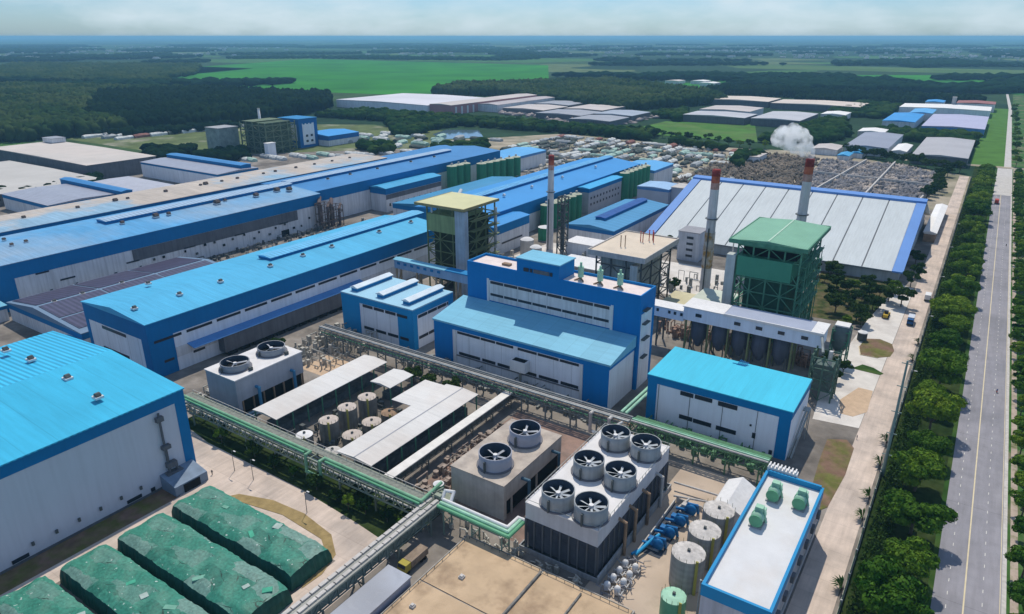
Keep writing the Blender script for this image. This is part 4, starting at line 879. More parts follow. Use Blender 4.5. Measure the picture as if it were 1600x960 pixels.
C2 = thing('cooling_tower', 'two-fan beige cooling tower left of the six-fan one', 'cooling tower', (-96, 142.5, 0), 'cooling towers with round fans')
x0, x1, y0, y1 = -104.6, -87.2, 127.4, 157.4
bg_ = M('tower_beige', (.52, .48, .43), .8, .12, .2, c2=(.42, .38, .34), vs2=.12, streak=.15)
MB().box(x0, x1, y0, y1, 5.6, 10.7).box(x0, x1, y0, y0 + 1.2, 0, 5.58).build('casing', bg_, C2)
MB().box(x0 - .15, x1 + .15, y0 - .15, y1 + .15, 10.72, 11.0).build('fan_deck', M('deck_tan', (.46, .40, .34), .85, .15, .3, c2=(.36, .31, .27), vs2=.2), C2)
MB().box(x0 + .6, x1 - .8, y0 + 1.3, y1 - .6, .3, 5.58).build('inner_fill', DARK, C2)
for i in range(3):
    yy = y0 + 4 + (y1 - y0 - 4.6) * i / 2
    MB().box(x1 - .5, x1 - .05, yy - .2, yy + .2, 0, 5.58).build('post', bg_, C2); MB().box(x0 + .05, x0 + .5, yy - .25, yy + .25, 0, 5.58).build('post', bg_, C2)
for y, ph in ((134.5, .2), (149.5, .7)):
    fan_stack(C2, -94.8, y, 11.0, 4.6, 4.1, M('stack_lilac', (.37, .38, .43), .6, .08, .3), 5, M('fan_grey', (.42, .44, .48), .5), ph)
for y in (136, 152):
    MB().path([(x1 + .1, y, 8.6), (x1 + 2.4, y, 8.6), (x1 + 2.4, y, 0)], .45, 10).build('riser_pipe', M('teal_pipe', (.06, .13, .19), .5, .2, .4), C2)
m = MB()
for k in range(7): m.path([(x0 - 1 - .1 * k, y0 + 1 + 3.8 * k, 0), (x0 - .6, y0 + 1 + 3.8 * k, 6 + (k % 3)), (x0 + .2, y0 + 2.2 + 3.8 * k, 7)], .3)
m.build('valve_pipes', RUST, C2)

C1 = thing('cooling_tower', 'grey two-fan cooling tower with blue pipes behind the long white shed', 'cooling tower', (-200, 137.5, 0), 'cooling towers with round fans')
x0, x1, y0, y1 = -208, -192, 123.4, 151.4
cg = M('tower_cool_grey', (.40, .41, .45), .75, .1, .2, streak=.12)
MB().box(x0, x1, y0, y1, 5.4, 13.4).box(x0, x1, y0, y0 + 1.5, 0, 5.38).build('casing', cg, C1)
MB().box(x0 - .3, x1 + .3, y0 - .3, y1 + .3, 13.42, 13.8).build('fan_deck', M('deck_pale', (.66, .64, .63)), C1)
MB().box(x0 + .6, x1 - .8, y0 + 1.6, y1 - .6, .3, 5.38).build('inner_fill', DARK, C1)
m = MB()
for i in range(7): yy = y0 + 2 + (y1 - y0 - 2.5) * i / 6; m.box(x1 - .5, x1 - .05, yy - .25, yy + .25, 0, 5.38)
m.build('posts', RUST, C1)
for y, ph in ((129.8, .5), (145.0, .1)):
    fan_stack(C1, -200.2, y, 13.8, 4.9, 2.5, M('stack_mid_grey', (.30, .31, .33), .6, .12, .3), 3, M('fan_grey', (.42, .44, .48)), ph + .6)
    MB().box(-194.6, -193.6, y + 1, y + 2.2, 13.8, 15.0).build('fan_motor', DSTEEL, C1)
for y in (131, 146):
    MB().path([(x1 - .05, y, 8.4), (x1 + 1.6, y, 8.4), (x1 + 1.6, y, 1)], .55, 10).build('riser_pipe', M('steel_blue_pipe', (.06, .22, .38), .5), C1)
MB().path([(x1 + 2.6, y0 - 1, 1.2), (x1 + 2.6, y1 + 2, 1.2)], .5, 10).path([(x1 + 3.9, y0 - 2, .9), (x1 + 3.9, y1 + 2, .9)], .35, 8).build('header_pipe', M('grey_blue_pipe', (.22, .32, .38), .5), C1)
# ---------------------------------------------------------------- racks, bridges, galleries
def truss(root, p, q, w, z0, z1, mat, step=4.0, name='truss', t=.28, deck=None):
    """box truss between two points on the ground plan"""
    p, q = Vector((*p, 0)), Vector((*q, 0)); d = q - p; L = d.length; d.normalize(); s = Vector((-d.y, d.x, 0)) * (w / 2)
    n = max(1, round(L / step)); m = MB()
    for sg in (-1, 1):
        a, b = p + s * sg, q + s * sg
        for z in (z0, z1): m.bar((a.x, a.y, z), (b.x, b.y, z), t)
        for i in range(n + 1):
            c = a + d * (L * i / n); m.bar((c.x, c.y, z0), (c.x, c.y, z1), t * .8)
            if i < n:
                e = a + d * (L * (i + 1) / n)
                m.bar((c.x, c.y, z0 if i % 2 else z1), (e.x, e.y, z1 if i % 2 else z0), t * .7)
    for i in range(n + 1):
        c = p + d * (L * i / n)
        for z in (z0, z1): m.bar(tuple((c + s).xy) + (z,), tuple((c - s).xy) + (z,), t * .7)
    return m.build(name, mat, root)
def legs(root, pts, z, mat, dx=0, dy=2.2, w=.4):
    for x, y in pts:
        m = MB()
        for sg in (-1, 1): m.box(x + dx * sg - w / 2, x + dx * sg + w / 2, y + dy * sg - w / 2, y + dy * sg + w / 2, 0, z)
        m.bar((x + dx, y + dy, .5), (x - dx, y - dy, z * .9), w * .5); m.bar((x - dx, y - dy, z * .55), (x + dx, y + dy, z * .55), w * .6)
        m.build('leg', mat, root)

BR = M('bridge_steel', (.25, .28, .22), .7, .25, .4)
W = thing('pipe_bridge', 'long steel truss pipe bridge carrying pale green pipes from the front hall to the conveyor', 'pipe bridge', (-153, 114, 0))
truss(W, (-207, 114), (-101.5, 114), 5.4, 5.0, 8.0, BR, 3.2, t=.34)
MB().box(-207, -101.5, 114.2, 116.6, 8.1, 8.25).build('walkway', M('bridge_grating', (.21, .22, .19), .85, .35, 1.2), W)
legs(W, [(-200 + 13.6 * i, 114) for i in range(8)], 5.0, BR)
MB().path([(-207, 113.0, 8.8), (-144.5, 113.0, 8.8), (-144.5, 111.2, 8.8), (-144.5, 111.0, 3.4), (-138.5, 111.0, 3.4), (-138.5, 111.0, 8.8), (-138.5, 113.0, 8.8), (-103, 113.0, 8.8), (-103, 121, 9.6)], .46, 10).build('pipe', M('bridge_pipe_green', (.20, .40, .25), .5, .2, .5), W)
MB().path([(-207, 111.9, 8.7), (-146, 111.9, 8.7)], .35, 8).path([(-137, 111.9, 8.7), (-103, 111.9, 8.7)], .35, 8).build('pipe', GPIPE, W)
MB().path([(-207, 112.6, 5.6), (-102, 112.6, 5.6)], .3).path([(-207, 114, 5.6), (-102, 114, 5.6)], .35).path([(-207, 115.4, 5.5), (-102, 115.4, 5.5)], .28).build('pipe', SPIPE, W)
m = MB()
for i in range(34):
    x = -206 + i * 3.15; m.bar((x, 116.6, 8.2), (x, 116.6, 9.3), .1)
m.bar((-206, 116.6, 9.3), (-102, 116.6, 9.3), .12); m.build('railing', LCONC, W)

P2 = thing('pipe_run', 'bundle of green and white pipes bending into the six-fan cooling tower', 'pipes', (-88, 117, 0))
for k, (mt, r_) in enumerate(((SPIPE if False else WHITE, .48), (LPIPE, .5), (GPIPE, .5))):
    MB().path([(-99, 117.2 - k * 1.15, 8.2 - .25 * k), (-79.2 - .0 + k * .9, 117.2 - k * 1.15, 8.2 - .25 * k), (-79.2 + k * .9, 121.9 - (0 if k == 0 else 0), 8.0 - .25 * k), (-77.2 + k * .3, 122.2, 7.9 - .25 * k)], r_, 10).build('pipe', mt, P2)
MB().path([(-99.6, 117.4, 8.2), (-99.9, 119, 9.6), (-97.5, 119.6, 9.8), (-97.0, 117.6, 8.3)], .45, 10).build('pipe', WHITE, P2)
legs(P2, [(-97, 116), (-88, 116), (-79, 116)], 6.9, M('green_grey_steel', (.20, .28, .22), .6, .2, .4), dy=1.6, w=.3)
t = thing('storage_tank', 'small pale green tank with white top beside the conveyor junction', 'tank', (-104.5, 121.8, 0))
MB().cyl(-104.5, 121.8, 0, 8.4, 1.5, 1.5, 16, False).build('shell', GPIPE, t, True); MB().lathe(-104.5, 121.8, [(1.5, 8.4), (0, 9)], 16).build('lid', WHITE, t, True)

Cv = thing('conveyor_gallery', 'narrow steel conveyor with white cover strips running off the lower edge', 'conveyor', (-99.5, 85, 0))
truss(Cv, (-99.6, 116.5), (-99.6, 55), 3.6, 5.0, 7.6, M('conveyor_steel', (.16, .19, .17), .7, .2, .4), 2.6, t=.26)
MB().box(-101.4, -97.8, 55, 116.5, 7.75, 7.9).build('deck', M('walkway_grey', (.33, .33, .30)), Cv)
for x in (-100.9, -98.9):
    m = MB()
    for i in range(24): m.box(x - .45, x + .45, 55.3 + i * 2.55, 57.55 + i * 2.55, 7.95, 8.35)
    m.build('cover_strip', LCONC, Cv)
MB().box(-101.25, -97.95, 55, 116, 5.3, 7.4).build('side_sheeting', M('conveyor_sheet', (.12, .155, .14), .8, .2, .4), Cv)
legs(Cv, [(-99.6, 112), (-99.6, 100), (-99.6, 88), (-99.6, 76), (-99.6, 64)], 5.0, M('conveyor_steel', (.16, .19, .17)), dx=1.7, dy=0)
m = MB(); m.box(-103, -97, 115.8, 121, 5, 7.4); m.path([(-102, 117, 8), (-100, 120, 9.2)], .3); m.box(-100.5, -98.5, 116.8, 118, 8, 9); m.build('transfer_station', BR, Cv)

Cv.location.x -= 1.4
Gw = thing('conveyor_gallery', 'long narrow white-topped gallery beside the large white shed', 'gallery', (-120.5, 152, 0))
MB().box(-122.2, -119.0, 119.5, 186, 5.6, 5.9).build('roof', M('gallery_white', (.70, .67, .62), .75, .12, .4), Gw)
truss(Gw, (-120.6, 119.8), (-120.6, 185.6), 2.8, 3.2, 5.4, M('gallery_steel', (.14, .155, .15), .7, .2, .4), 2.6, t=.22)
MB().box(-121.8, -119.4, 120, 185.4, 3.3, 5.3).build('side_sheeting', M('gallery_sheet', (.10, .115, .11), .8, .2, .4), Gw)
legs(Gw, [(-120.6, y) for y in (124, 135, 146, 157, 168, 179)], 3.2, M('gallery_steel', (.14, .155, .15)), dx=1.3, dy=0, w=.3)

RS = M('rack_steel', (.19, .21, .20), .7, .25, .4)
Nr = thing('pipe_rack', 'long steel pipe rack running in front of the stepped blue hall', 'pipe rack', (-145, 181, 0))
truss(Nr, (-214, 181), (-76, 181), 4.4, 5.6, 8.0, RS, 3.4, t=.3)
legs(Nr, [(-210 + 9.5 * i, 181) for i in range(15)], 5.6, RS, dy=2.1)
for k, (y, z, r_, mt) in enumerate(((179.4, 8.6, .4, STEEL), (180.4, 8.5, .3, LCONC), (181.4, 8.55, .35, M('rack_pipe_dark', (.15, .16, .16), .6, .3, .4)), (182.5, 8.6, .42, M('rack_pipe_mid', (.24, .25, .25), .5, .3, .4)), (180, 6.1, .3, GPIPE), (182, 6.1, .3, RUST))):
    MB().path([(-214, y, z), (-76, y, z)], r_, 8).build('pipe', mt, Nr)
m = MB(); m.path([(-88, 178.4, 8.6), (-88, 177.4, 8.6), (-88, 177.4, 2.4), (-81.5, 177.4, 2.4), (-81.5, 177.4, 8.6), (-81.5, 178.6, 8.6)], .55, 10); m.build('expansion_loop', LCONC, Nr)
for i in range(44): pass
Nr2 = thing('pipe_rack', 'green pipe rack running along the foot of the cyan-roofed hall', 'pipe rack', (-54, 183, 0))
truss(Nr2, (-75.6, 183), (-34, 183), 5, 5.2, 7.8, M('rack_green', (.10, .20, .11), .6, .25, .4), 3, t=.3)
MB().box(-75.6, -34, 183.2, 185.4, 7.95, 8.05).build('walkway', M('rack_walk_green', (.07, .17, .09), .7, .2, .6), Nr2)
legs(Nr2, [(-74 + 9.5 * i, 183) for i in range(5)], 5.2, M('rack_green', (.10, .20, .11)), dy=2.3)
for y, r_, mt in ((180.9, .3, LCONC), (182, .35, LPIPE), (182.8, .3, GPIPE)): MB().path([(-75.6, y, 8.3), (-34, y, 8.3)], r_).build('pipe', mt, Nr2)
for k, x in enumerate((-80.4, -78.9)):
    p = MB().path([(x, 184, 8.4), (x + .6, 222, 8.4)], .5, 10); o = p.build('pipe', LPIPE); tag(o, ('left' if k == 0 else 'right') + ' one of two pale green pipes between the stepped hall and the cyan-roofed hall', 'pipe')
o = MB().path([(-77.5, 178, 8.4), (-78.5, 171, 9), (-79.4, 166, 9.6), (-79.6, 163, 12)], .45, 10).build('pipe', SPIPE); tag(o, 'silver pipe bending down from the rack to the far end of the six-fan tower', 'pipe')

# open-sided white sheds
def shed(label, x0, x1, y0, y1, z, ridge, group=None, ext=None, inner=True):
    t = thing('open_shed', label, 'shed', ((x0 + x1) / 2, (y0 + y1) / 2, 0), group)
    xm = (x0 + x1) / 2 if ridge == .5 else x0 + (x1 - x0) * ridge
    MB().ext([(x0, z), (x1, z), (x1, z + .2), (xm, z + .75), (x0, z + .2)], 'Y', y0, y1).build('roof', SHEDR, t)
    if ext: MB().ext([(xm - .2, z + .74), (xm + .2, z + .74), (xm + .2, z + .8), (xm - .2, z + .8)], 'Y', y0, y1).build('ridge_seam', GREYR, t)
    if ext:
        a0, a1, b0, b1 = ext
        MB().ext([(a0, z - .25), (a1 - .02, z - .02), (a1 - .02, z + .19), (a0, z - .05)], 'Y', b0, b1).build('roof_wing', SHEDR, t)
    n = max(2, round((y1 - y0) / 6.5))
    for i in range(n + 1):
        y = y0 + .6 + (y1 - y0 - 1.2) * i / n
        for x in (x0 + .5, x1 - .5): MB().box(x - .17, x + .17, y - .17, y + .17, 0, z - .02).build('post', GSTEEL, t)
    if inner: MB().box(x0 + 2.5, x1 - 2.5, y0 + 3, y1 - 3, 0, 2.6).build('machinery', M('shed_machinery', (.10, .12, .13), .8, .4, .5), t)
    return t
shed('long narrow white shed roof in front of the grey two-fan cooling tower', -181.5, -169.8, 121.3, 172, 7, .45)
shed('small square white canopy between the two long white sheds', -164, -154.6, 157, 169.2, 7, .5)
shed('large L-shaped white shed with a grey seam along its roof', -140.6, -126.8, 119.2, 170.4, 6.9, .52, ext=(-149.2, -140.6, 151.8, 169.2))

# concrete tanks
def tank(x, y, r, h, label, shell=TANK, top=TANKTOP, group=None, dome=.5, rails=True, ladder=True):
    t = thing('storage_tank', label, 'tank', (x, y, 0), group)
    MB().cyl(x, y, 0, h, r, r, 24, False).build('shell', shell, t, True)
    q = MB().lathe(x, y, [(r, h), (r * .5, h + dome * .7), (0, h + dome)], 24).build('lid', top, t)
    MB().box(x - .3, x + .3, y - .3, y + .3, h + dome - .1, h + dome + .5).build('lid_vent', DSTEEL, q)
    if rails:
        m = MB(); 
        for k in range(14):
            a = k * math.pi / 7; m.bar((x + r * math.cos(a), y + r * math.sin(a), h), (x + r * math.cos(a), y + r * math.sin(a), h + 1), .08)
        m.build('railing', OLIVE, t)
    if ladder: MB().box(x + r * .7, x + r * .7 + .6, y - r * .8, y - r * .7, 0, h + .8).build('ladder', M('yellow_ladder', (.35, .32, .08), .6), t)
    return t
gt = 'weathered round tanks by the white sheds'
tank(-155.8, 130.2, 3.1, 7.4, 'tall weathered tank nearest the pipe bridge, pinkish top', group=gt)
tank(-157.0, 139.3, 3.1, 7.4, 'middle one of three tall weathered tanks with pinkish tops', group=gt)
tank(-156.6, 148.0, 3.1, 7.4, 'tall weathered tank nearest the small white canopy', group=gt)
tank(-147.6, 132.0, 3.2, 3.9, 'low round tank beside the large white shed, nearest the pipe bridge', group=gt)
tank(-148.2, 141.2, 3.2, 3.9, 'low round tank in the middle of the three beside the large white shed', group=gt)
tank(-147.9, 149.2, 2.9, 3.6, 'low brownish round tank half hidden under the large white shed wing', group=gt, top=RUST)
tank(-158.6, 122.6, 2.6, 5, 'short round tank with a white top beside the pipe bridge', top=WHITE, group=gt, rails=False)
tank(-146.2, 122.4, 2.6, 3.6, 'low cream round tank by the near corner of the large white shed', top=LCONC, group=gt, rails=False)

# right-hand tank farm
gs = 'grey riveted tanks beside the blue-edged building'
SH = M('tank_shell_grey', (.34, .35, .34), .6, .15, .4, rib=1.6, ax='Z', ribc=.06, streak=.2, metal=.1)
TT = M('tank_top_dirty', (.50, .47, .44), .75, .3, .7)
tank(-39.0, 132.4, 3.9, 8.8, 'nearest of three tall grey tanks with dirty pale tops', SH, TT, gs)
tank(-38.6, 142.2, 3.9, 8.8, 'middle one of three tall grey tanks with dirty pale tops', SH, TT, gs)
tank(-38.3, 151.8, 3.9, 8.8, 'farthest of three tall grey tanks, in front of the arched white shed', SH, TT, gs)
tank(-37.9, 121.2, 2.8, 5.4, 'small pale green tank at the lower edge left of the blue-edged building', GPIPE, LPIPE, gs)
t = thing('arched_shed', 'small white shed with a peaked smooth roof behind the grey tanks', 'shed', (-38, 164, 0))
MB().box(-41.6, -34.2, 157.6, 171, 0, 4.4).build('wall', WALL, t); MB().ext([(-42.1, 4.4), (-33.7, 4.4), (-34.2, 5.3), (-37.9, 7.4), (-41.6, 5.3)], 'Y', 157.2, 171.4).build('roof', WHITE, t)
for i, (x, y) in enumerate(((-50.0, 139.5), (-49.2, 145.3), (-48.6, 151.2), (-48.0, 157.2))):
    t = thing('pump_set', nth(i) + ' blue pump from the near end of the row by the grey tanks', 'pump', (x, y, 0), 'blue pumps beside the six-fan tower')
    m = MB(); m.box(x - 2, x + 1.6, y - 1.1, y + 1.1, 0, .5); m.build('plinth', GCONC, t)
    MB().tube((x + .9, y - .55, 1.7), (x + .9, y + .55, 1.7), 1.6, 18).build('casing', BPIPE, t, True)
    MB().path([(x - 2.6, y - .6, 1.2), (x - .4, y - .6, 1.6), (x + .2, y + .2, 3.2), (x + 2.3, y + 1.0, 2.9), (x + 2.6, y + 1.4, .6)], .42).build('suction_pipe', BPIPE, t)
    MB().box(x - 1.7, x - .3, y + .0, y + 1.5, .5, 2.4).build('motor', M('motor_grey', (.50, .47, .44), .6) if i == 3 else BPIPE, t)
o = MB().path([(-52.2, 133.5, 1.4), (-50.9, 139.0, 2.0), (-49.9, 142.2, 2.2)], .42, 10).path([(-53.2, 133.6, .9), (-51.6, 138.5, .9)], .35).build('pipe', M('bright_blue_pipe', (.03, .32, .60), .4)); tag(o, 'bright blue pipe feeding the nearest blue pump', 'pipe')
o = MB().box(-52.6, -52.3, 133, 160, 0, 1.3).box(-52.3, -45, 160.4, 160.7, 0, 1.5).build('low_wall', LCONC); tag(o, 'low pale wall between the blue pumps and the six-fan tower', 'wall')
o = MB().path([(-53, 160.5, 1.8), (-44, 163, 1.8)], .3).path([(-49, 161.5, 1.8), (-50.5, 157, 1.0)], .3).path([(-55, 166, 2.2), (-43, 166.8, 2.2)], .3).build('pipe', LCONC); tag(o, 'cream forked pipe at the far end of the blue pump row', 'pipe')
for i in range(4):
    for j in range(2):
        x, y = -53.2 + j * 2.6 + i * .12, 119.8 + i * 3.0
        t = thing('filter_vessel', 'white-topped filter vessel, ' + nth(i) + ' from the near end in the ' + ('left' if j == 0 else 'right') + ' row', 'vessel', (x, y, 0), 'white filter vessels')
        MB().lathe(x, y, [(.72, .6), (.78, 1.6), (.75, 2.2), (.45, 2.6), (0, 2.7)], 12).build('vessel', WHITE, t, True)
        m = MB(); m.path([(x - 1.1, y - .5, .4), (x - 1.1, y - .5, 1.8), (x, y - .5, 1.8), (x + 1.2, y - 1, 1.4), (x + 1.2, y + .6, 1.4), (x + .9, y + .6, .3)], .14)
        m.build('inlet_pipe', SPIPE, t)
        for a in (0, 2.1, 4.2): MB().bar((x + .7 * math.cos(a), y + .7 * math.sin(a), 0), (x + .7 * math.cos(a), y + .7 * math.sin(a), .8), .15).build('leg', SPIPE, t)

m = MB()
for k in range(46):
    x, y = rnd.uniform(-54.8, -48.6), rnd.uniform(117.5, 132.5); h = rnd.uniform(.4, 2.2)
    m.path([(x, y, 0), (x, y, h), (x + rnd.choice((-1.4, 1.4, .8)), y + rnd.choice((-1, 1, 0)), h)], rnd.uniform(.07, .16), 6)
    if k % 4 == 0: m.cyl(x, y, 0, h * .8, .35, None, 8)
o = m.build('pipework', M('filter_pipework', (.26, .26, .28), .6, .5, .6)); tag(o, 'thin grey pipework crowded round the white filter vessels', 'pipework', kind='stuff')
o = MB().box(-56.0, -55.6, 120, 160, 0, 2.6).build('low_wall', GCONC); tag(o, 'grey basin wall strip along the shaded side of the six-fan tower', 'wall')
o = MB().box(-53.0, -47.2, 136.5, 159.5, .11, .2).build('pump_pit_floor', M('pit_floor', (.06, .07, .09), .7, .4, .5)); o['kind'] = 'structure'
# foreground basin, grey roof, covered stacks
Bs = thing('settling_basin', 'broad beige flat-roofed basin with dark seams at the lower edge', 'basin', (-67, 92, 0))
MB().box(-89.6, -44, 55, 114.6, 0, 3.2).build('wall', CONC, Bs)
for xa, xb in ((-89.2, -67.3), (-66.7, -44.4)):
    for ya_, yb_ in ((55.4, 78), (78.4, 95.6), (96, 114.2)):
        MB().box(xa, xb, ya_, yb_, 3.22, 3.42).build('roof_slab', TAN, Bs)
m = MB(); m.bar((-88, 113.4, 4.1), (-45, 113.4, 4.1), .12); m.bar((-88.6, 56, 4.1), (-88.6, 113, 4.1), .12)
for i in range(20): m.bar((-88 + i * 2.26, 113.4, 3.2), (-88 + i * 2.26, 113.4, 4.1), .1); m.bar((-88.6, 57 + i * 2.9, 3.2), (-88.6, 57 + i * 2.9, 4.1), .1)
m.build('railing', DSTEEL, Bs)
o = MB().path([(-67, 70, 3.8), (-67, 113, 3.8)], .3).path([(-56, 96, 3.7), (-56, 112, 3.7)], .25).build('pipe', TANK); tag(o, 'grey pipe lying along the middle seam of the beige basin', 'pipe')
for i, (x, y, w) in enumerate(((-82, 101, 1.2), (-66, 97, 1.0), (-85.5, 88, 1.1), (-74, 82, 1.2))):
    o = MB().box(x, x + w, y, y + w, 3.42, 3.9).box(x + .2, x + w - .2, y + .2, y + w - .2, 3.9, 4.2).build('roof_hatch', LCONC, Bs)
m = MB()
for i in range(60):
    x, y = rnd.uniform(-98, -58), rnd.uniform(116, 121)
    if x > -79: y = rnd.uniform(115.2, 119)
    k = rnd.random(); h = rnd.uniform(.6, 2.6)
    m.path([(x, y, 0), (x, y, h), (x + rnd.uniform(-2, 2), y + rnd.uniform(-.6, .6), h)], rnd.uniform(.1, .25), 6)
    if k < .35: m.box(x - .5, x + .5, y - .4, y + .4, 0, h * .8)
o = m.build('pipework', M('cream_pipework', (.44, .42, .37), .7, .3, .5)); tag(o, 'tangle of cream pipes and valves between the basin and the cooling towers', 'pipework', kind='stuff')
building('small grey-blue roofed shed beside the conveyor at the lower edge', (-97.0, -90.3, 50, 94), 4.6, 5.0, 'F', roof=M('grey_blue_roof', (.38, .40, .45), .6, .15, .2, c2=(.30, .31, .34), vs2=.1), wall=M('grey_blue_wall', (.30, .32, .40), .7), fascia=0, name='annex_building', over=.2)

def stack(x0, x1, y0, y1, h, seed, label):
    r_ = random.Random(seed); nx, ny = 64, 18
    t = thing('covered_stack', label, 'covered stack', ((x0 + x1) / 2, (y0 + y1) / 2, 0), 'green tarpaulin-covered stacks by the front hall')
    m = MB(); hz = {}
    for i in range(nx + 1):
        for j in range(ny + 1):
            u, v = i / nx, j / ny
            e = min(v, 1 - v) * 2; ex = min(u, 1 - u)
            z = h * (.86 + .14 * min(1, e * 3.2)) * (1 if ex > .0 else 1)
            z *= .90 + .10 * min(1, ex * 20)
            z += .22 * math.sin(21 * u + seed) * math.sin(5 * v + seed) + .10 * math.sin(47 * u + 9 * v) + r_.uniform(-.03, .03)
            hz[i, j] = (x0 + (x1 - x0) * u + r_.uniform(-.12, .12), y0 + (y1 - y0) * v + r_.uniform(-.12, .12), max(.5, z))
    idx = {}
    for k, p in hz.items(): idx[k] = len(m.v); m.v.append(p)
    for i in range(nx):
        for j in range(ny): m.f.append((idx[i, j], idx[i + 1, j], idx[i + 1, j + 1], idx[i, j + 1]))
    m.build('tarpaulin', TARP, t, True)
    m = MB(); rim = [(i, 0) for i in range(nx + 1)] + [(nx, j) for j in range(1, ny + 1)] + [(i, ny) for i in range(nx - 1, -1, -1)] + [(0, j) for j in range(ny - 1, 0, -1)]
    cx, cy = (x0 + x1) / 2, (y0 + y1) / 2; top = []; mid = []; bot = []
    for k in rim:
        x, y, z = hz[k]; top.append((x, y, z)); s_ = r_.uniform(-.12, .15)
        ox, oy = (1 if x > cx else -1) * (.35 if k[0] in (0, nx) else 0), (1 if y > cy else -1) * (.35 if k[1] in (0, ny) else 0)
        mid.append((x + ox + s_ * (1 if ox else 0), y + oy + s_ * (1 if oy else 0), z * .55)); bot.append((x + ox * 1.6, y + oy * 1.6, 0))
    n = len(rim); b = len(m.v); m.v += top + mid + bot
    for i in range(n):
        j = (i + 1) % n
        m.f.append((b + i, b + j, b + n + j, b + n + i)); m.f.append((b + n + i, b + n + j, b + 2 * n + j, b + 2 * n + i))
    m.build('side_sheet', M('tarp_side', (.022, .105, .085), .6, .25, .5), t)
    for k in (0, 2, 3):
        x, y = r_.uniform(x0 + 2, x1 - 2), r_.uniform(y0 + 1, y1 - 1); i, j = round((x - x0) / (x1 - x0) * nx), round((y - y0) / (y1 - y0) * ny)
        z = hz[i, j][2]; w, d_ = r_.uniform(.6, 1.7), r_.uniform(.4, 1.0)
        a = r_.uniform(0, 3.1); c, s = math.cos(a), math.sin(a)
        P = lambda u, v, q: (x + u * c - v * s, y + u * s + v * c, z + q)
        MB().hexa([P(-w, -d_, -.2), P(w, -d_, -.2), P(w, d_, -.2), P(-w, d_, -.2), P(-w, -d_, .14), P(w, -d_, .16), P(w, d_, .2), P(-w, d_, .18)]).build('tarp_patch', (M('tarp_bright', (.06, .34, .22), .6, .2, .8), M('tarp_dark', (.03, .11, .075), .8, .2, .5), PLASTIC, M('tarp_pale', (.16, .36, .27), .6, .2, .6), M('tarp_brown', (.11, .13, .085), .8))[k % 5], t)
stack(-160.8, -114.2, 79.8, 91.0, 4.9, 11, 'farthest of four green tarpaulin stacks, beside the dry grass strip')
stack(-160.0, -111.5, 64.6, 76.8, 5.2, 12, 'second green tarpaulin stack, with white and brown patches, counting from the far one')
stack(-160.6, -112, 51.4, 62.2, 5.0, 13, 'third green tarpaulin stack counting from the far one, pale and dusty')
stack(-161.6, -112, 37.6, 48.6, 4.8, 14, 'nearest green tarpaulin stack in the lower left corner')
# ---------------------------------------------------------------- vegetation
def np_mesh(name, V, F, mat, smooth=False):
    me = bpy.data.meshes.new(name); k = F.shape[1]
    me.vertices.add(len(V)); me.vertices.foreach_set('co', V.astype(np.float32).ravel())
    me.loops.add(F.size); me.loops.foreach_set('vertex_index', F.astype(np.int32).ravel())
    me.polygons.add(len(F)); me.polygons.foreach_set('loop_start', np.arange(0, F.size, k, dtype=np.int32))
    me.update(calc_edges=True); me.materials.append(mat)
    if smooth: me.polygons.foreach_set('use_smooth', np.ones(len(F), bool))
    return me

def leaf_mat(name, c, c2, trans=.25):
    m = bpy.data.materials.new(name); m.use_nodes = True
    n, l = m.node_tree.nodes, m.node_tree.links; b = n['Principled BSDF']; b.inputs['Roughness'].default_value = .6; b.inputs['Specular IOR Level'].default_value = .06
    co = n.new('ShaderNodeTexCoord').outputs['Object']; oi = n.new('ShaderNodeObjectInfo')
    no = n.new('ShaderNodeTexNoise'); no.inputs['Scale'].default_value = .55; no.inputs['Detail'].default_value = 3; l.new(co, no.inputs['Vector'])
    r = n.new('ShaderNodeValToRGB'); r.color_ramp.elements[0].position = .35; r.color_ramp.elements[1].position = .68
    r.color_ramp.elements[0].color = (*c, 1); r.color_ramp.elements[1].color = (*c2, 1); l.new(no.outputs['Fac'], r.inputs[0])
    h = n.new('ShaderNodeHueSaturation'); mr = n.new('ShaderNodeMapRange'); mr.inputs[3].default_value = .62; mr.inputs[4].default_value = 1.3
    l.new(oi.outputs['Random'], mr.inputs[0]); l.new(mr.outputs[0], h.inputs['Value']); l.new(r.outputs[0], h.inputs['Color'])
    mh = n.new('ShaderNodeMapRange'); mh.inputs[3].default_value = .525; mh.inputs[4].default_value = .475; l.new(oi.outputs['Random'], mh.inputs[0]); l.new(mh.outputs[0], h.inputs['Hue'])
    l.new(h.outputs[0], b.inputs['Base Color'])
    t = n.new('ShaderNodeBsdfTranslucent'); l.new(h.outputs[0], t.inputs['Color']); mx_ = n.new('ShaderNodeMixShader'); mx_.inputs[0].default_value = trans
    l.new(b.outputs[0], mx_.inputs[1]); l.new(t.outputs[0], mx_.inputs[2]); l.new(mx_.outputs[0], n['Material Output'].inputs['Surface'])
    return m
LEAF = leaf_mat('leaves', (.046, .125, .009), (.165, .275, .022))
LEAFD = leaf_mat('dark_leaves', (.018, .052, .010), (.046, .095, .015))
BARK = M('bark', (.12, .095, .07), .9, .3, .8)

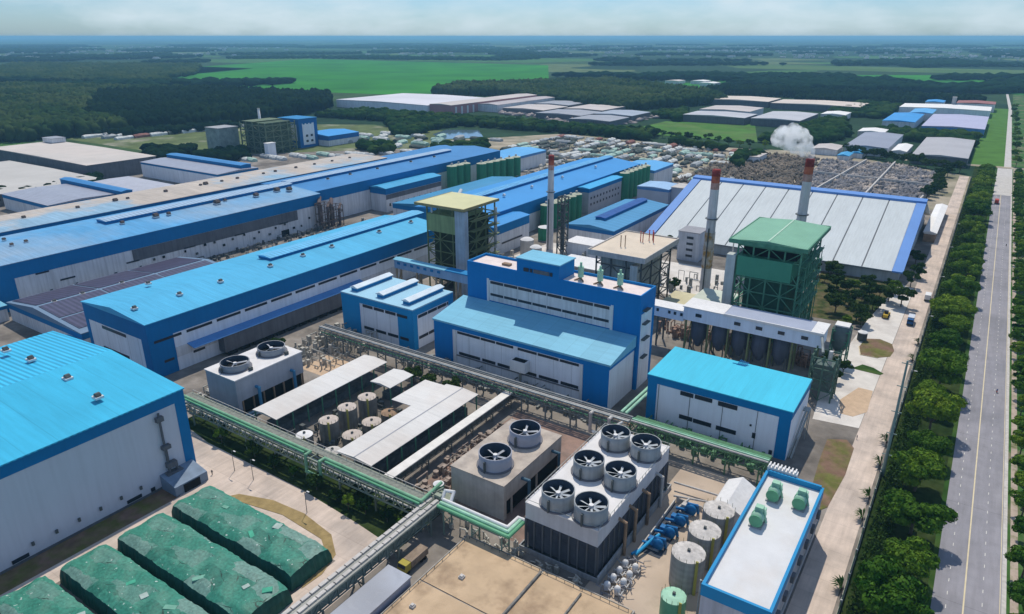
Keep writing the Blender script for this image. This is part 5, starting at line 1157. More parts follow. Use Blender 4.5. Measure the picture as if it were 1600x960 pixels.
def crown_mesh(seed, rx, rz, cz, lobes=18, per=230, size=.55, mat=LEAF):
    g_ = np.random.default_rng(seed); P = []; N = []
    for k in range(lobes):
        a = g_.uniform(0, 2 * np.pi); rr = np.sqrt(g_.uniform(.02, 1)) * .70
        hz_ = g_.uniform(-.45, .75) * (1 - rr * .6)
        c = np.array([rx * rr * np.cos(a), rx * rr * np.sin(a), cz + rz * hz_]); lr = rx * g_.uniform(.17, .38)
        d = g_.normal(size=(per, 3)); d[:, 2] = np.abs(d[:, 2]) * .9 - .25; d /= np.linalg.norm(d, axis=1)[:, None]
        rad = lr * g_.uniform(.62, 1.06, per)
        p = c + d * rad[:, None] * np.array([1, 1, .72]); P.append(p); N.append(d)
    P = np.concatenate(P); N = np.concatenate(N); n = len(P)
    nn = N + g_.normal(size=(n, 3)) * .38; nn /= np.linalg.norm(nn, axis=1)[:, None]
    u = np.cross(nn, g_.normal(size=(n, 3))); u /= np.linalg.norm(u, axis=1)[:, None]; w = np.cross(nn, u)
    s = size * g_.uniform(.6, 1.35, n)[:, None]
    V = np.stack([P - u * s, P - w * s * .55, P + u * s, P + w * s * .55], 1).reshape(-1, 3)
    return np_mesh('crown', V, np.arange(4 * n).reshape(n, 4), mat)
def trunk_mesh(seed, h, r, spread):
    r_ = random.Random(seed); m = MB(); m.tube((0, 0, 0), (r_.uniform(-.2, .2), r_.uniform(-.2, .2), h), r, 8, r * .7)
    for i in range(5):
        a = i * 1.256 + r_.uniform(-.3, .3); m.tube((0, 0, h * .85), (math.cos(a) * spread, math.sin(a) * spread, h + spread * .75), r * .5, 6, r * .15)
    me = bpy.data.meshes.new('trunk'); me.from_pydata(m.v, [], m.f); me.materials.append(BARK); return me
BIG = [(crown_mesh(20 + i, 7.9, 5.2, 7.0, 24, 430, .46), trunk_mesh(i, 4.0, .38, 3.4)) for i in range(5)]
MID = [(crown_mesh(40 + i, 4.7, 3.6, 5.4, 15, 230, .42), trunk_mesh(9 + i, 3.0, .26, 2.2)) for i in range(4)]
DRK = [(crown_mesh(60 + i, 5.0, 4.2, 5.2, 14, 230, .50, LEAFD), trunk_mesh(19 + i, 3.0, .28, 2.2)) for i in range(3)]
SHR = [(crown_mesh(70 + i, 2.2, 1.7, 1.8, 9, 130, .32, LEAFD if i else LEAF), trunk_mesh(29 + i, 1.0, .14, 1.0)) for i in range(3)]
def tree(kind, x, y, label, group, sc=1.0, name='shade_tree', z=0, cat='tree'):
    cm, tm = kind[rnd.randrange(len(kind))]
    t = thing(name, label, cat, (x, y, z), group); t.rotation_euler = (0, 0, rnd.uniform(0, 6.28)); s = sc * rnd.uniform(.9, 1.1); t.scale = (s, s, s * rnd.uniform(.9, 1.12))
    for nm, me in (('crown', cm), ('trunk', tm)):
        o = bpy.data.objects.new(nm, me); COL.objects.link(o); o.parent = t
    return t
y = 121.0; i = 0
while y < 790:
    tree(BIG, 2.4 + rnd.uniform(-1.2, 1.2), y, (nth(i) + ' tree counting from the lower edge in the row left of the public road'), 'shade trees between the factory fence and the public road', rnd.uniform(.84, 1.18)); i += 1
    y += rnd.uniform(16.5, 21.5)
y = 140.0; i = 0
while y < 800 and i < 50:
    tree(MID, 27.4 + rnd.uniform(-.6, .6), y, (nth(i) + ' tree counting from the lower edge in the row right of the public road'), 'trees along the far side of the public road', rnd.uniform(.85, 1.2)); i += 1
    y += rnd.uniform(9.5, 17.0)
for i in range(12):
    tree(MID, 27.5 + rnd.uniform(-1.5, 1.5) - i * .25, 850 + i * 62 + rnd.uniform(-10, 10), nth(i) + ' tree from the near end beside the pale dirt track far up the road', 'trees beside the far dirt track', 1.2)
spots = [(-34, 331, 'in front of the round planting bed'), (-56.6, 394, 'at the foot of the striped shed beside the green boiler house'), (-34, 367, 'in the middle of the clump below the striped shed'), (-44, 366, 'left in the clump below the striped shed'),
         (-25.4, 367, 'nearest the loader in the clump below the striped shed'), (-19.5, 363, 'rightmost in the clump below the striped shed'), (-21.1, 441.8, 'beside the blue right edge of the striped shed, farther one'), (-17.2, 414.7, 'beside the blue right edge of the striped shed, nearer one'),
         (-19, 397, 'at the lower right corner of the striped shed'), (-44, 337, 'left of the dark clump near the green boiler house'), (-40, 352, 'behind the dark clump near the green boiler house'), (-30, 350, 'just left of the yellow loader'), (-64, 388, 'partly hidden by the green boiler house'), (-50, 372, 'between the boiler house and the striped shed')]
for i, (x, y) in enumerate(((-46.7, 412), (-57.2, 381), (-28, 355), (-31, 325), (-37, 325), (-28, 388), (-37.5, 382), (-39, 347), (-24.5, 381), (-49.5, 357), (-36, 360), (-30, 372), (-42, 375), (-52, 388))):
    tree(DRK if i % 4 else MID, x, y, nth(i) + ' bush from the left in the thicket below the striped shed', 'bushes of the thicket below the striped shed', rnd.uniform(.55, .9), 'bush', cat='bush')
for x, y, w in ((-31, 262, 'right of the latticed tower by the gallery end'), (-29, 271, 'beside the ash silo at the gallery end'), (-34, 273, 'left of the ash silo at the gallery end')): tree(DRK, x, y, 'dark bush ' + w, 'bushes in the plant yard', .75, 'bush', cat='bush')
for x, y, w in spots: tree(DRK, x, y, 'dark leafy tree ' + w, 'trees between the boiler house and the plant road', rnd.uniform(.95, 1.25), 'leafy_tree')
for i, (x, y) in enumerate(((-182.9, 109.9), (-167.5, 110.5), (-158, 110), (-149.6, 110), (-139, 109.4), (-131, 109.2), (-125, 108), (-119.7, 109.1), (-112.6, 109.9), (-106, 108.8), (-103, 103.5), (-190, 118), (-176, 119), (-164, 118.5), (-128, 117), (-115, 117.5), (-108, 114))):
    tree(DRK if i % 3 else MID, x, y, nth(i) + ' bush from the left in the dark strip under the pipe bridge', 'bushes under the pipe bridge', rnd.uniform(.42, .68), 'bush', cat='bush')
for i, (x, y, w) in enumerate(((-222, 163, 'beside the grey cooling tower and the clutter of valves'), (-150.5, 173, 'behind the small white canopy'), (-142, 175.5, 'behind the large white shed'), (-160, 175, 'under the pipe rack left of the small canopy'), (-133, 321, 'by the buff hut near the rusty chimney'), (-118, 326, 'right of the rusty chimney foot'), (-150, 395, 'between the mid-blue hall and the striped shed'), (-157, 410, 'tucked beside the blue left edge of the striped shed'))):
    tree(DRK, x, y, 'dark bush ' + w, 'bushes in the plant yard', rnd.uniform(.6, .9), 'bush', cat='bush')
for i in range(15):
    tree(DRK if i % 2 else MID, -395 + i * 13 + rnd.uniform(-3, 3), 868 + rnd.uniform(-8, 4) - i * 2.2, nth(i) + ' round tree from the left edging the bright grass lot', 'round trees edging the grass lot', 1.25, 'round_tree')
for i in range(16):
    tree(DRK, -128 + i * 7.4 + rnd.uniform(-1, 1), 850 - i * 4.5 + rnd.uniform(-6, 6), nth(i) + ' dark tree from the left in the belt before the grey-roofed factories', 'dark trees before the grey-roofed factories', 1.35, 'belt_tree')
for i in range(10):
    tree(DRK, -29 + rnd.uniform(-4, 4), 640 + i * 13, nth(i) + ' dark tree from the near end between the scrap yard and the plant road', 'dark trees beside the scrap yard', 1.1, 'belt_tree')
# hedge along the fence
g_ = np.random.default_rng(5); n = 26000
P = np.stack([g_.uniform(-5.4, -1.2, n) + .8 * np.sin(np.arange(n)), g_.uniform(60, 700, n), g_.uniform(.1, 3.0, n) * g_.uniform(.4, 1, n)], 1)
u = g_.normal(size=(n, 3)); u /= np.linalg.norm(u, axis=1)[:, None]; w = np.cross(u, g_.normal(size=(n, 3))); w /= np.linalg.norm(w, axis=1)[:, None]; s = g_.uniform(.3, .65, n)[:, None]
V = np.stack([P - u * s, P - w * s * .6, P + u * s, P + w * s * .6], 1).reshape(-1, 3)
o = bpy.data.objects.new('hedge', np_mesh('hedge', V, np.arange(4 * n).reshape(n, 4), LEAFD)); COL.objects.link(o); tag(o, 'long dark hedge under the trees along the plant fence', 'hedge', kind='stuff')
fe = thing('fence', 'long low green mesh fence between the plant road and the hedge', 'fence', (-7.3, 380, 0))
MB().box(-7.35, -7.2, 60, 765, .1, 1.9).build('mesh_panel', M('fence_green', (.05, .085, .06), .8, .3, .5), fe)
MB().box(-7.5, -7.05, 60, 765, 0, .35).build('fence_base', LCONC, fe)
for i in range(70): MB().box(-7.5, -7.05, 64 + i * 10, 64.3 + i * 10, .36, 2.3).build('post', STEEL, fe)
for i, (x, y) in enumerate(((-8.0, 318), (-8.2, 299), (-8.2, 226), (-8.0, 211), (-8.2, 191.5), (-8.2, 180.5), (-8.0, 150))):
    t = thing('palm_shrub', nth(i) + ' dark palm-like shrub leaning from the fence, counted from the far end', 'shrub', (x, y, 0), 'palm-like shrubs along the plant fence')
    m = MB()
    for k in range(9):
        a = math.pi * (.55 + .11 * k) + rnd.uniform(-.1, .1); L = rnd.uniform(2.2, 3.6); c, s = math.cos(a), math.sin(a)
        pr = [(x, y, .6), (x + c * L * .5 - s * .3, y + s * L * .5 + c * .3, 2.2), (x + c * L, y + s * L, 2.0), (x + c * L * .5 + s * .3, y + s * L * .5 - c * .3, 2.1)]
        m.poly(pr)
    m.build('fronds', LEAFD, t); MB().tube((x, y, 0), (x, y, 1.0), .2).build('trunk', BARK, t)

# far woods: thousands of small crowns in one mesh each
def ico(sub):
    bm = bmesh.new(); bmesh.ops.create_icosphere(bm, subdivisions=sub, radius=1); bm.verts.ensure_lookup_table()
    V = np.array([v.co[:] for v in bm.verts]); F = np.array([[v.index for v in f.verts] for f in bm.faces]); bm.free(); return V, F
ICO1, ICO2 = ico(1), ico(2)
def inside(px, py, poly):
    c = np.zeros(len(px), bool); j = len(poly) - 1
    for i in range(len(poly)):
        xi, yi = poly[i]; xj, yj = poly[j]
        c ^= ((yi > py) != (yj > py)) & (px < (xj - xi) * (py - yi) / (yj - yi + 1e-9) + xi); j = i
    return c
def wood(label, polys, sp, h, seed, mat, base=ICO1, r0=None, name='wood'):
    g_ = np.random.default_rng(seed); pts = []
    for poly in polys:
        a = np.array(poly); x0, y0 = a.min(0); x1, y1 = a.max(0)
        X, Y = np.meshgrid(np.arange(x0, x1, sp), np.arange(y0, y1, sp)); X = X.ravel() + g_.uniform(-.45, .45, X.size) * sp; Y = Y.ravel() + g_.uniform(-.45, .45, Y.size) * sp
        k = inside(X, Y, poly); pts.append(np.stack([X[k], Y[k]], 1))
    p = np.concatenate(pts); n = len(p); bv, bf = base
    r = (r0 or sp * .72) * g_.uniform(.75, 1.25, n); hh = h * g_.uniform(.82, 1.12, n)
    jit = 1 + g_.uniform(-.28, .28, (n, len(bv)))
    V = bv[None] * jit[:, :, None] * np.stack([r, r, hh * .5], 1)[:, None, :]
    V += np.stack([p[:, 0], p[:, 1], hh * .52], 1)[:, None, :]
    F = bf[None] + (np.arange(n) * len(bv))[:, None, None]
    o = bpy.data.objects.new(name, np_mesh(name, V.reshape(-1, 3), F.reshape(-1, 3), mat)); COL.objects.link(o)
    tag(o, label, 'wood', kind='stuff'); print(name, n)
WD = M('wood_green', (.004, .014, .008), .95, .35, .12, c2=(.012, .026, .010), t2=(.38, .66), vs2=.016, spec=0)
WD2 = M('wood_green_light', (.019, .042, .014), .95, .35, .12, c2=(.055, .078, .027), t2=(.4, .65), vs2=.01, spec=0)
wood('dense plantation wood at left, cloud shadow painted into its green, behind the beige warehouses', [[(-950, 520), (-905, 640), (-915, 760), (-990, 905), (-1135, 1040), (-1500, 990), (-1560, 800), (-1150, 560)]], 9.5, 19, 1, WD, ICO2)  # the darker green here paints a cloud shadow over this part of the plantation
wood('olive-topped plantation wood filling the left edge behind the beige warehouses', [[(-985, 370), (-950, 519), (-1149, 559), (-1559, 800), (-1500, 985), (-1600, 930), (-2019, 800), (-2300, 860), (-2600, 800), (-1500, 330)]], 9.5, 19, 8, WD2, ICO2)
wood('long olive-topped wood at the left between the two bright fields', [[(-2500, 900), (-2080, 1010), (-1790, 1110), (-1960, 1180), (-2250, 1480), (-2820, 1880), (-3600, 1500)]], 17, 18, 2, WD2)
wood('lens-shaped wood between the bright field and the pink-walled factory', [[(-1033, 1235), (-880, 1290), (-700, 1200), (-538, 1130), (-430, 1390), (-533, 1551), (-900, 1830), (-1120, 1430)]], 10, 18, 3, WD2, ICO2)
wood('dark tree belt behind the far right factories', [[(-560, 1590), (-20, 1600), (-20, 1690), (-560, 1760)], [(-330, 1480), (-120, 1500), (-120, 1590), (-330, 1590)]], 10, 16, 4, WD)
wood('green belt of trees threading between the middle factories and the lots', [[(-900, 790), (-560, 830), (-350, 830), (-360, 890), (-560, 890), (-880, 890)], [(-640, 690), (-620, 690), (-640, 800), (-620, 830), (-760, 800)], [(-232, 880), (-175, 884), (-150, 1000), (-190, 1180), (-205, 1180), (-218, 1080)], [(-134, 1062), (-105, 1060), (-104, 1000), (-10, 990), (-8, 1075), (-130, 1080)], [(-232, 1265), (-140, 1258), (-140, 1460), (-210, 1520)], [(-520, 610), (-478, 590), (-462, 640), (-500, 690)], [(-214, 770), (-206, 690), (-196, 690), (-200, 800)], [(-740, 610), (-690, 560), (-700, 600), (-735, 650)], [(-600, 590), (-560, 560), (-540, 580), (-580, 620)], [(-330, 812), (-240, 790), (-240, 803), (-330, 828)], [(-460, 1100), (-395, 1040), (-395, 1090), (-440, 1190)]], 10.5, 10, 5, M('belt_green', (.012, .036, .010), .95, .35, .15, c2=(.034, .064, .015), vs2=.03, spec=0), ICO2)
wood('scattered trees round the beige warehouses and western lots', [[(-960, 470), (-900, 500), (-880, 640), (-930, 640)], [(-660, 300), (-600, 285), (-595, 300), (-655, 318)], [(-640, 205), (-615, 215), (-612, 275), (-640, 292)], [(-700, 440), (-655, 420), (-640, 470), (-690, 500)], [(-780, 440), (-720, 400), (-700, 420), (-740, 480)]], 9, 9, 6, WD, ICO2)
g2 = np.random.default_rng(11); polys = []
for i in range(150):
    d = 1900 * (6.5 ** g2.uniform(0, 1)); a = R(33.6) + g2.uniform(-R(40), R(40)); cx, cy = -math.sin(a) * d, math.cos(a) * d
    if -3300 < cx < -900 and 1150 < cy < 2950: continue
    if cy < 1700 and cx > -600: continue
    L, w_ = g2.uniform(80, 460) * (d / 3000) ** .5, g2.uniform(30, 170) * (d / 3000) ** .5; b = R(33.6) + g2.uniform(-.5, .5); c, s = math.cos(b), math.sin(b)
    polys.append([(cx + u_ * c - v_ * s, cy + u_ * s + v_ * c) for u_, v_ in ((-L, -w_), (L * .7, -w_ * g2.uniform(.4, 1)), (L, w_ * .6), (-L * .6, w_))])
wood('distant woods and tree lines scattered over the plain to the horizon', polys, 30, 17, 12, M('distant_green', (.010, .030, .016), .95, .3, .02, spec=0), ICO1, 22)
# ---------------------------------------------------------------- background factories
def bgb(label, x0, x1, y0, y1, h, roof, wall=WALLB, fascia=0, trim=TRIM, rise=1.5, **k):
    return building(label, (x0, x1, y0, y1), h, h + rise, 'Y', roof=roof, wall=wall, fascia=fascia, trim=trim, name='factory_building', **k)
BEIGE = M('beige_flat_roof', (.56, .50, .45), .8, .08, .03, c2=(.50, .46, .42), vs2=.02)
bgb('broad beige flat warehouse roof with a small roof hut at the left', -845, -655, 312, 376, 14, BEIGE, GREYW, rise=.6)
b_ = building('beige-grey lower warehouse roof at the left edge', (-775, -612, 215, 300), 9, 9.6, 'Y', roof=M('beige_grey_roof', (.47, .45, .42), .8, .08, .03, rib=6, ax='X', ribc=.03), wall=GREYW, fascia=0, name='factory_building')
building('small grey hut standing on the broad beige roof', (-842, -822, 362, 376), 19, 19.4, 'F', z0=14.9, roof=GREYR, wall=WALLB, fascia=0, name='roof_hut')
sl = building('lilac solar-panelled roof with blue eaves behind the cream roof', (-600, -531, 222, 268), 11, 12, 'X', roof=SILVER, wall=WALLB, fascia=2.5, trim=TRIM, name='factory_building')
building('narrow dark blue ridge shed between the two solar roofs', (-612, -522, 269, 277), 13.5, 14.3, 'X', roof=M('mid_blue_roof', (.045, .21, .46)), wall=TRIM, fascia=0, name='factory_building')
building('paler solar-panelled roof right of the dark blue ridge shed', (-588, -517, 278, 311), 11.5, 12, 'X', roof=M('pale_solar', (.42, .42, .46), .4, .1, .2, rib=2.4, ax='Y', ribc=.12), wall=WALLB, fascia=2, trim=TRIM, name='factory_building')
building('white-walled hall with twin solar roof bands and blue ridges at the left', (-640, -526, 352, 392), 13, 14, 'X', roof=SILVER, wall=WALL, fascia=1.6, trim=TRIM, name='factory_building', monitor=[(-640, -530, 378, 388, 2.5, M('mid_blue_roof', (.045, .21, .46)))])
fb = building('square blue and white factory tower with four dark windows in the left background', (-690, -656, 550, 577), 32, 32.6, 'F', roof=TRIM2, wall=M('tower_blue', (.012, .14, .38), .55, .08, .1), fascia=0, name='factory_tower', panels=[('+X', 555, 572, 3, 27, WALL), ('-Y', -676, -660, 8, 26, WALLB)],
    wins=[])
for y_, z_ in ((559, 12), (566, 12), (559, 6), (566, 6)): MB().box(-655.8, -655.5, y_, y_ + 3, z_, z_ + 2.4).build('window', GLASS, fb)
for y_ in (556, 561, 566): MB().box(-655.8, -655.5, y_, y_ + 2.5, 26, 28).build('window', TRIM, fb)
bgb('long blue-roofed wing beside the blue and white factory tower', -690, -640, 578, 627, 11.5, M('bright_wing_roof', (.04, .28, .62), .5, .08, .05), WALLB, 5, M('wing_blue', (.014, .13, .38), .5), 2)
gb = thing('boiler_house', 'hazy olive-green lattice boiler house beside the far blue factory tower', 'boiler house', (-668, 515, 0))
frame_tower(gb, (-690, -648, 498, 538), 0, 33, M('far_olive', (.15, .19, .12), .7, .3, .2), 4, 4, (6, 12, 18, 24, 30), 1.0)
MB().box(-687, -651, 501, 535, 2, 32.5).build('boiler_body', M('far_olive_body', (.075, .11, .065), .8, .3, .2), gb); MB().box(-688, -668, 499, 537, 33, 33.6).build('roof', M('far_olive_roof', (.13, .17, .10), .7, .2, .2), gb)
building('grey-green block with a lattice front left of the far boiler house', (-716, -693, 472, 497), 27, 27.6, 'F', roof=GCONC, wall=M('grey_green_wall', (.26, .31, .28), .8, .3, .2), fascia=0, name='factory_building')
building('tiny white block at the foot of the far boiler house', (-640, -634, 488, 498), 14, 14.4, 'F', roof=WHITE, wall=WALL, fascia=0, name='factory_building')
t = thing('chimney', 'tiny pale chimney behind the far boiler house in the left background', 'chimney', (-705, 536, 0), 'tall chimneys with red and white tops'); MB().cyl(-705, 536, 0, 42, 1.9, 1.3, 14).build('stack', WHITE, t, True); MB().cyl(-705, 536, 42.02, 43, 1.5, 1.5, 14).build('rim', LCONC, t)

bgb('long white-roofed factory in front of the bright green field', -1000, -786, 930, 1110, 13, M('far_white', (.62, .60, .62), .5, .1, .01), WALL)
pk = bgb('pinkish-roofed factory with a pink wall of white pillars', -785.5, -740, 935, 1200, 15, PINKR, PINK)
for i in range(16): MB().box(-739.9, -739.2, 945 + i * 16, 949 + i * 16, 0, 12).build('pillar', WHITE, pk)
bgb('grey-pink roofed works right of the pink-walled factory', -738, -700, 1010, 1200, 12, M('far_greypink', (.40, .36, .36), .7, .2, .02), WALLB)
for i, (x0, x1, y0, y1, c) in enumerate(((-690, -610, 1010, 1090, PINKR), (-600, -520, 970, 1040, GREYR), (-600, -530, 1060, 1150, PINKR), (-515, -450, 925, 990, GREYR), (-520, -455, 1010, 1080, M('far_bluegrey', (.32, .36, .42), .6, .1, .02)), (-690, -620, 1110, 1180, GREYR))):
    bgb(('first', 'second', 'third', 'fourth', 'fifth', 'sixth')[i] + ' low roof of the dusty works behind the tree belt, counted from the left', x0, x1, y0, y1, 8, c, GREYW, group='low roofs of the dusty works')
wood_ = None
LILAC = M('lilac_roof', (.44, .43, .56), .45, .06, .03, rib=9, ax='Y', ribc=.06)
bgb('large grey-white factory roof at right of the bright grass lot', -392, -300, 1055, 1120, 10, M('far_grey_white', (.46, .46, .48), .6, .1, .02), GREYW)
bgb('pale shed roof behind the large grey-white factory roof', -400, -320, 1150, 1230, 10, PINKR, WALLB); bgb('grey-white factory roof right of the large one beyond the grass lot', -292, -225, 1060, 1180, 10, M('far_grey_white', (.46, .46, .48)), GREYW)
bgb('far beige factory roof before the dark tree belt, left one', -455, -345, 1350, 1440, 10, M('far_beige', (.60, .52, .45), .7, .1, .02), GREYW); bgb('far beige factory roof before the dark tree belt, right one', -335, -190, 1330, 1420, 10, M('far_beige', (.60, .52, .45)), GREYW)
bgb('small white shed between the far beige roofs and the green belt', -225, -190, 1200, 1250, 8, WHITE_R, WALLB); bgb('small cream shed with a pale wall at the edge of the green belt', -142, -112, 1010, 1050, 7, WHITE_R, LCONC)
bgb('wide lilac solar-panelled factory roof near the far road', -78, -8, 1090, 1270, 10, LILAC, SKYB, 2.5, SKYB)
bgb('bright blue factory roof left of the lilac one', -130, -90, 1130, 1260, 10, M('bright_wing_roof', (.04, .28, .62)), WALLB); bgb('light blue stepped roof between the bright blue and lilac roofs', -110, -80, 1265, 1340, 11, M('far_light_blue', (.10, .36, .66)), WALLB)
bgb('long white roof behind the lilac and blue roofs', -135, -8, 1360, 1440, 11, WHITE_R, WALL); bgb('dull red roof behind the long white roof', -60, -4, 1470, 1530, 13, M('far_red_roof', (.30, .12, .11), .7), WALLB)
building('slim grey tower between the long white roof and the red roof', (-66, -60, 1440, 1452), 24, 24.5, 'F', roof=GCONC, wall=GCONC, fascia=0, name='factory_tower')
bgb('small blue roof left of the dull red roof', -108, -80, 1480, 1530, 12, M('bright_wing_roof', (.04, .28, .62)), WALLB)
gy = bgb('grey-blue hipped factory roof behind the dark tree belt, left one', -130, -88, 850, 985, 9, M('far_bluegrey2', (.27, .29, .35), .55, .08, .03), WALLB); bgb('grey factory roof beside the far fence behind the dark tree belt', -62, -14, 820, 975, 9, M('far_grey2', (.40, .39, .40), .6, .08, .03, rib=8, ax='Y', ribc=.05), GREYW)
bgb('little white annexes between the two grey factory roofs', -84, -70, 850, 910, 7, WHITE_R, WALLB); bgb('low pale shed left of the grey-blue hipped roof', -160, -134, 830, 870, 6, PINKR, WALLB)
bgb('white farm shed alone beside the track near the horizon', -50, -20, 2590, 2640, 10, WHITE_R, WALLB)
for i, (x, y) in enumerate(((-760, 1890), (-700, 1920), (-650, 1850))): bgb(('left', 'middle', 'right')[i] + ' white shed at the far edge of the lens-shaped wood', x, x + 38, y, y + 50, 8, WHITE_R if i else BEIGE, WALLB)
for i, (x, y) in enumerate(((-128, 800), (-119, 826))): bgb(('left' if i == 0 else 'right') + ' small bright blue roof at the back of the scrap yard', x, x + 11, y, y + 24, 5, M('scrap_blue_roof', (.06, .32, .58), .6), WALLB)
building('white gate lodge at the back corner of the storage yard', (-205, -190, 735, 765), 6, 6.6, 'F', roof=PINKR, wall=WALL, fascia=0, name='factory_building')

# covered stacks and scrap in the yards (small in the picture)
def smallstack(seed, L, w, h):
    r_ = random.Random(seed); m = MB(); n = 6; sec = [(-w / 2, 0), (w / 2, 0), (w / 2 * .96, h * .62), (w * .22, h), (-w * .22, h), (-w / 2 * .96, h * .62)]
    b = 0
    for i in range(n + 1):
        k = 1 if 0 < i < n else .86
        m.v += [(p[0] * k + r_.uniform(-.3, .3), -L / 2 + L * i / n, p[1] * k * r_.uniform(.9, 1.08)) for p in sec]
    for i in range(n):
        for j in range(6): a = i * 6 + j; c = i * 6 + (j + 1) % 6; m.f.append((a, c, c + 6, a + 6))
    m.f.append(tuple(range(6))); m.f.append(tuple(range(n * 6, n * 6 + 6)))
    me = bpy.data.meshes.new('covered_stack'); me.from_pydata(m.v, [], m.f); return me
SM = {}
for nm, c in (('white', (.55, .56, .54)), ('pale green', (.34, .48, .41)), ('grey', (.36, .37, .38)), ('dark', (.07, .085, .075)), ('reddish', (.24, .11, .09))):
    SM[nm] = []
    for s in range(2):
        me = smallstack(s + len(nm), 24, 9, 4.6); me.materials.append(M('stack_' + nm.replace(' ', '_'), c, .8, .3, .25)); SM[nm].append(me)
def put_stack(x, y, nm, where, rot=0, sc=1.):
    o = bpy.data.objects.new('covered_stack', SM[nm][rnd.randrange(2)]); COL.objects.link(o); o.location = (x, y, .0); o.rotation_euler = (0, 0, rot); o.scale = (sc, sc * rnd.uniform(.7, 1.15), sc * rnd.uniform(.8, 1.1))
    tag(o, nm + ' covered stack in ' + where, 'covered stack', 'covered stacks in ' + where)
for r_ in range(9):
    for c in range(19):
        x = -455 + c * 13.6 + rnd.uniform(-3, 3); y = 622 + r_ * 22 + rnd.uniform(-4, 4)
        if x > -215 or y < 560 + (x + 448) * .0 + max(0, (-250 - x)) * .22: continue
        if rnd.random() < .12: continue
        nm = rnd.choice(('reddish', 'reddish', 'grey', 'white')) if r_ >= 8 else rnd.choice(('white', 'pale green', 'pale green', 'white', 'grey', 'dark', 'dark'))
        put_stack(x, y, nm, 'the storage yard behind the rear halls', rnd.choice((0, 0, 1.57)), rnd.uniform(.6, .85))
for c in range(9):
    put_stack(-290 + c * 13, 600 + rnd.uniform(-6, 20) + c * 2, rnd.choice(('white', 'pale green', 'grey')), 'the storage yard behind the rear halls', rnd.choice((0, 1.57)), .7)
for r_ in range(3):
    for c in range(9): put_stack(-950 + r_ * 24 + c * 2, 468 + c * 21 + r_ * 7, ('white', 'grey', 'white', 'reddish', 'white', 'dark')[(c + r_) % 6], 'the lot behind the beige warehouses', .05, .95)
for r_ in range(5):
    for c in range(7): put_stack(-700 + c * 26 + r_ * 10, 600 + r_ * 24 + c * 4 + rnd.uniform(-5, 5), rnd.choice(('pale green', 'grey', 'dark', 'grey', 'white')), 'the lot beside the far blue tower', rnd.choice((0.3, 1.5)), .9)
for r_ in range(3):
    for c in range(6): put_stack(-650 + c * 20 + r_ * 8, 440 + c * 22 + r_ * 22, rnd.choice(('white', 'pale green', 'white', 'grey')), 'the strip behind the cream-roofed hall', 1.4, .8)
for c in range(12): put_stack(-520 + c * 11, 470 + c * 16 + rnd.uniform(-8, 8), rnd.choice(('white', 'grey', 'reddish', 'pale green')), 'the strip behind the dark blue extension', 1.4, .7)

def heaps(label, poly, n, mat, hmax, seed, name='scrap_heaps', smin=.8, smax=3.0):
    g_ = np.random.default_rng(seed); a = np.array(poly); x0, y0 = a.min(0); x1, y1 = a.max(0)
    P = np.stack([g_.uniform(x0, x1, n * 3), g_.uniform(y0, y1, n * 3)], 1); P = P[inside(P[:, 0], P[:, 1], poly)][:n]; n = len(P)
    bv, bf = ICO1; bv = bv.copy(); s = g_.uniform(smin, smax, n); jit = 1 + g_.uniform(-.4, .4, (n, len(bv)))
    V = bv[None] * jit[:, :, None] * np.stack([s, s * g_.uniform(.5, 1.6, n), g_.uniform(.3, 1, n) * hmax], 1)[:, None, :]
    V[:, :, :2] += P[:, None, :]; V[:, :, 2] = np.maximum(V[:, :, 2], 0)
    F = bf[None] + (np.arange(n) * len(bv))[:, None, None]
    o = bpy.data.objects.new(name, np_mesh(name, V.reshape(-1, 3), F.reshape(-1, 3), mat)); COL.objects.link(o); tag(o, label, name.replace('_', ' '), kind='stuff'); return o
SCR = M('scrap_grey', (.15, .15, .165), .8, .6, .2, c2=(.36, .31, .27), t2=(.5, .6), vs2=.07)
heaps('grey heaps of sorted scrap filling the walled yard behind the striped shed', [(-118, 600), (-36, 610), (-30, 760), (-70, 800), (-140, 790)], 4200, SCR, 3.4, 1)
heaps('brown and dark scrap heaps left of the steaming chimney', [(-225, 600), (-122, 590), (-145, 800), (-225, 800)], 2300, M('scrap_brown', (.22, .18, .14), .9, .5, .1, c2=(.07, .065, .06), t2=(.45, .6), vs2=.05), 4, 2)
heaps('dusty debris between the low roofs of the dusty works', [(-700, 1000), (-450, 915), (-440, 1090), (-690, 1200)], 500, M('dusty_debris', (.33, .28, .26), .9, .4, .05), 5, 3, 'debris', 3, 10)
heaps('dark clutter and vehicles packed between the covered stacks in the storage yard', [(-465, 610), (-240, 590), (-215, 760), (-290, 805), (-450, 815)], 900, M('yard_clutter', (.13, .12, .11), .8, .6, .3, c2=(.34, .33, .31), t2=(.5, .6), vs2=.15), 2.6, 9, 'debris', .8, 2.6)
heaps('pale rubble and parts stored around the rear halls', [(-470, 560), (-260, 560), (-240, 600), (-450, 650)], 300, M('pale_rubble', (.42, .40, .35), .9, .4, .2), 3, 4, 'debris')
